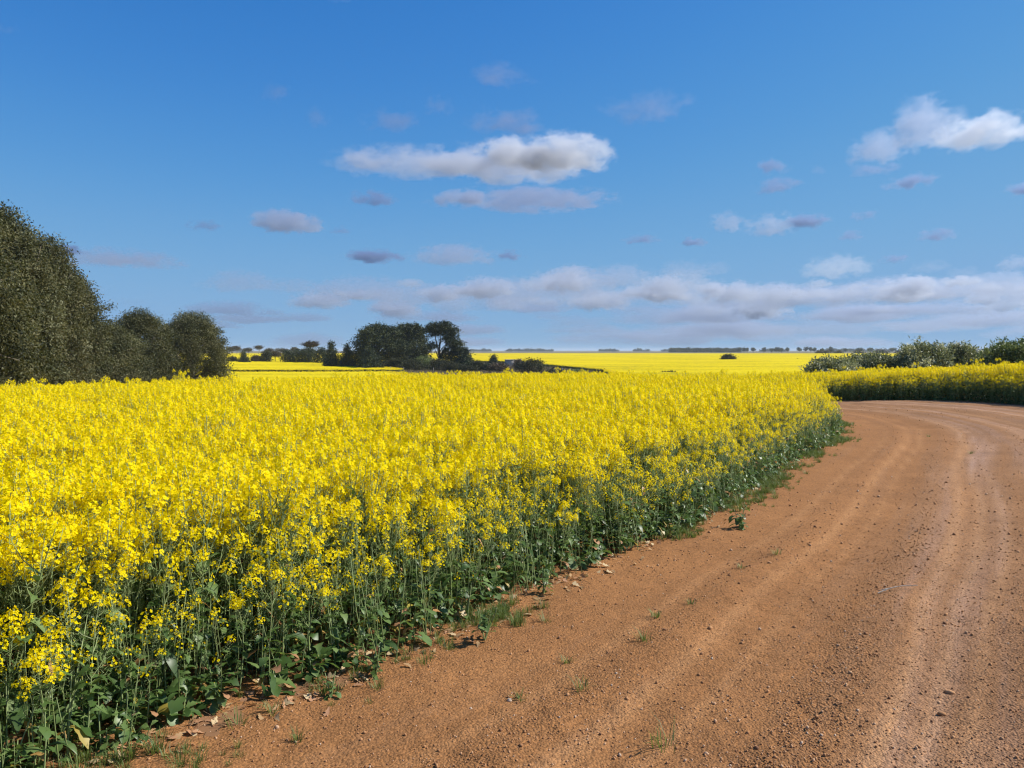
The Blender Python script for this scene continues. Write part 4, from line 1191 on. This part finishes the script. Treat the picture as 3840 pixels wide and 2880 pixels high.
def sphere(n=24, m_=14, r=1.03):
    V = [(0, 0, r)]
    for i in range(1, m_):
        for j in range(n):
            a = math.pi * i / m_; b_ = 2 * math.pi * j / n
            V.append((r * math.sin(a) * math.cos(b_), r * math.sin(a) * math.sin(b_), r * math.cos(a)))
    V.append((0, 0, -r)); V = np.array(V)
    V[:, 2] = np.where(V[:, 2] < 0, V[:, 2] / 1.8, V[:, 2])
    T = [(0, 1 + j, 1 + (j + 1) % n) for j in range(n)] + [(len(V) - 1, 1 + (m_ - 2) * n + (j + 1) % n, 1 + (m_ - 2) * n + j) for j in range(n)]
    Q = [(1 + i * n + j, 1 + (i + 1) * n + j, 1 + (i + 1) * n + (j + 1) % n, 1 + i * n + (j + 1) % n) for i in range(m_ - 2) for j in range(n)]
    return mesh('cloud', V, [np.array(Q), np.array(T)], [M['cloud']], smooth_=True)
cloud_me = sphere()
def cloud(px, py, wp, hp, den=.4, thr=.52, soft=1.6, white=None, alt=850, tilt=0, billow=False):
    shred = den < .3 and py < 1000                       # thin, grey, half-dissolved
    el = (HZ - py) / F
    D = min(alt / el, 36000)
    o = obj('cloud', cloud_me, kind='structure')
    rx = wp / 2 / F * D; rz = hp / F * D
    o.location = ((px - 1920) / F * D, D, EYE + (HZ - py - hp * .18) / F * D * 1.0)
    o.scale = (rx * 1.28, max(rx * .8, rz * .8), rz * .80)
    o.rotation_euler = (0, tilt, -math.atan2(px - 1920, F))
    k_, al = (1.5, .15) if shred else (.30, .52) if py < 900 else (.18, .5) if py < 995 else (.045, .60) if py < 1120 else (.036, .52)
    if billow: k_, al = .13, .72
    if white is not None: al = white  # sunlit tops whiter, shaded bases greyer, painted through the volume colour
    if D > 11000: k_ *= 11000 / D
    o.color = (den * k_, thr, soft * (1.2 if shred else 2.2), al)
# density, noise threshold (lower = fuller), edge hardness
C_ = [ # big central cloud, white top and grey base put in by the last value
      (1560, 615, 560, 100, .30, .46, 2.2, .75), (1900, 615, 620, 125, .5, .45, 2.4, .80), (2120, 580, 320, 150, .7, .43, 2.8, 1.0), (1930, 575, 260, 120, .6, .44, 2.6, 1.0), (1380, 605, 200, 80, .32, .47, 1.6, .6),
      (1980, 752, 640, 58, .45, .46, 2.2, .35), (1740, 745, 220, 62, .45, .46, 2.2, .5),
      (1400, 745, 170, 70, .22, .50, 1.6), (1085, 832, 260, 85, .6, .45, 2.4), (780, 848, 150, 50, .14, .52, 1.5),
      # upper right cloud
      (3275, 560, 200, 130, .4, .45, 1.8), (3440, 470, 250, 200, .35, .46, 1.8), (3640, 500, 310, 140, .6, .44, 2.2, .92), (3260, 640, 190, 50, .14, .52, 1.4),
      # thin grey shreds above
      (1870, 295, 300, 80, .13, .50, 1.3), (1900, 465, 320, 100, .13, .51, 1.3), (1470, 460, 240, 90, .12, .51, 1.3), (1650, 410, 120, 90, .09, .51, 1.2), (2420, 405, 330, 130, .11, .51, 1.3),
      (1040, 360, 140, 80, .10, .51, 1.2), (1200, 450, 140, 80, .07, .51, 1.2), (1280, 8, 150, 40, .10, .5, 1.2), (40, 118, 120, 60, .09, .51, 1.2),
      (2885, 625, 130, 70, .22, .49, 1.6), (2900, 700, 190, 55, .2, .49, 1.6), (3400, 685, 190, 65, .2, .49, 1.6), (3830, 710, 160, 60, .25, .48, 1.6), (3060, 640, 90, 40, .08, .51, 1.2),
      (2720, 835, 150, 80, .3, .47, 1.8), (2890, 840, 210, 90, .3, .48, 1.8), (3010, 830, 170, 70, .22, .49, 1.6), (3230, 810, 110, 50, .18, .5, 1.5), (3180, 885, 110, 50, .18, .5, 1.5), (3500, 882, 150, 50, .2, .5, 1.5),
      (2400, 900, 140, 40, .2, .5, 1.5), (2595, 910, 110, 40, .25, .49, 1.5), (1290, 865, 100, 35, .12, .51, 1.3),
      # middle row
      (470, 970, 420, 75, .35, .47, 1.8), (260, 940, 130, 50, .25, .48, 1.6), (1400, 960, 240, 60, .22, .5, 1.6), (1700, 955, 330, 85, .35, .47, 1.8), (1910, 958, 120, 45, .2, .5, 1.5),
      (3130, 1000, 240, 90, .7, .43, 2.4, .85), (3480, 1000, 150, 55, .35, .47, 1.8), (3610, 1020, 130, 45, .35, .47, 1.8), (3340, 970, 110, 40, .15, .5, 1.4), (3800, 985, 150, 70, .3, .48, 1.6),
      (350, 1080, 160, 50, .14, .51, 1.3), (500, 1130, 160, 45, .16, .5, 1.3),
      # long bank of cloud over the horizon
      (900, 1055, 280, 90, .5, .45, 2.0), (1090, 1070, 260, 60, .4, .47, 1.8), (1350, 1085, 420, 105, .5, .45, 2.0), (1560, 1105, 420, 90, .5, .45, 2.0),
      (2150, 1055, 330, 115, .8, .43, 2.6), (2330, 1040, 260, 95, .7, .44, 2.4), (2560, 1015, 220, 80, .5, .45, 2.0), (2680, 1008, 130, 60, .4, .46, 2.0),
      (1900, 1090, 500, 100, .5, .44, 2.0), (1950, 1135, 420, 70, .4, .45, 1.8), (2250, 1125, 380, 75, .4, .45, 1.8), (2500, 1095, 500, 90, .5, .44, 2.0),
      (2830, 1110, 420, 95, .7, .43, 2.4), (3060, 1105, 420, 85, .7, .43, 2.4), (3330, 1090, 420, 100, .7, .43, 2.4), (3560, 1085, 400, 90, .7, .43, 2.4), (3740, 1065, 260, 100, .8, .42, 2.6), (3900, 1090, 400, 110, .6, .43, 2.2),
      (1500, 1205, 160, 50, .5, .45, 1.8)]
R = np.random.default_rng(21)
for i in range(60):                                           # the far edge of the bank, broken into many small clouds
    px = 700 + 3300 * R.random() ** .72; py = R.uniform(1125, 1285)
    wp = R.uniform(110, 420) * (1.15 if px > 1900 else .8); hp = wp * R.uniform(.10, .20) + 8
    C_.append((px, py, wp, hp, R.uniform(.5, 1.6), .46, 1.8))
for c in C_: cloud(*c)
R = np.random.default_rng(33)
for i in range(60):                                           # heads along the top of the bank, given a lighter sunlit colour
    px = 1180 + 2700 * (i + R.random()) / 60
    py = np.interp(px, [1180, 1500, 2050, 2350, 2700, 3100, 3600, 3840], [1090, 1085, 1050, 1045, 1085, 1090, 1070, 1060]) + R.uniform(-30, 85)
    wp = R.uniform(60, 240); hp = wp * R.uniform(.28, .46)
    cloud(px, py, wp, hp, R.uniform(.25, 1.0), .46, 2.0, alt=850 * R.uniform(.9, 1.0), billow=True)
R = np.random.default_rng(5)
for i in range(26):                                            # the same sky goes on round the place
    a = R.uniform(math.radians(48), math.radians(312)); D = R.uniform(2500, 9000); s = R.uniform(120, 420)
    if abs(a - SUN_AZ) < .45: continue
    o = obj('cloud', cloud_me, kind='structure')
    o.location = (D * math.sin(a), D * math.cos(a), 850 + R.uniform(-60, 120)); o.scale = (s * 1.6, s, s * .4); o.rotation_euler = (0, 0, -a)
    o.color = (R.uniform(.2, .7), R.uniform(.43, .5), 1.9, 1)

# ------------------------------------------------------------------ haze over the plain
HAZE = 0.00012
if HAZE:
    m = bpy.data.materials.new('haze'); m.use_nodes = True
    t = m.node_tree; t.nodes.clear()
    out = t.nodes.new('ShaderNodeOutputMaterial'); pv = t.nodes.new('ShaderNodeVolumePrincipled'); t.links.new(pv.outputs[0], out.inputs['Volume'])
    pv.inputs['Color'].default_value = (.72, .84, 1.0, 1); pv.inputs['Density'].default_value = HAZE; pv.inputs['Anisotropy'].default_value = 0
    x0, x1, y0, y1, z0, z1 = -13500, 13500, -13500, 13500, -6.5, 22
    V = [(a, b_, c) for c in (z0, z1) for b_ in (y0, y1) for a in (x0, x1)]
    obj('haze', mesh('haze', V, np.array([(0, 2, 3, 1), (4, 5, 7, 6), (0, 1, 5, 4), (2, 6, 7, 3), (0, 4, 6, 2), (1, 3, 7, 5)]), [m]), kind='stuff', label='thin pale blue haze over the whole plain', cat='haze')
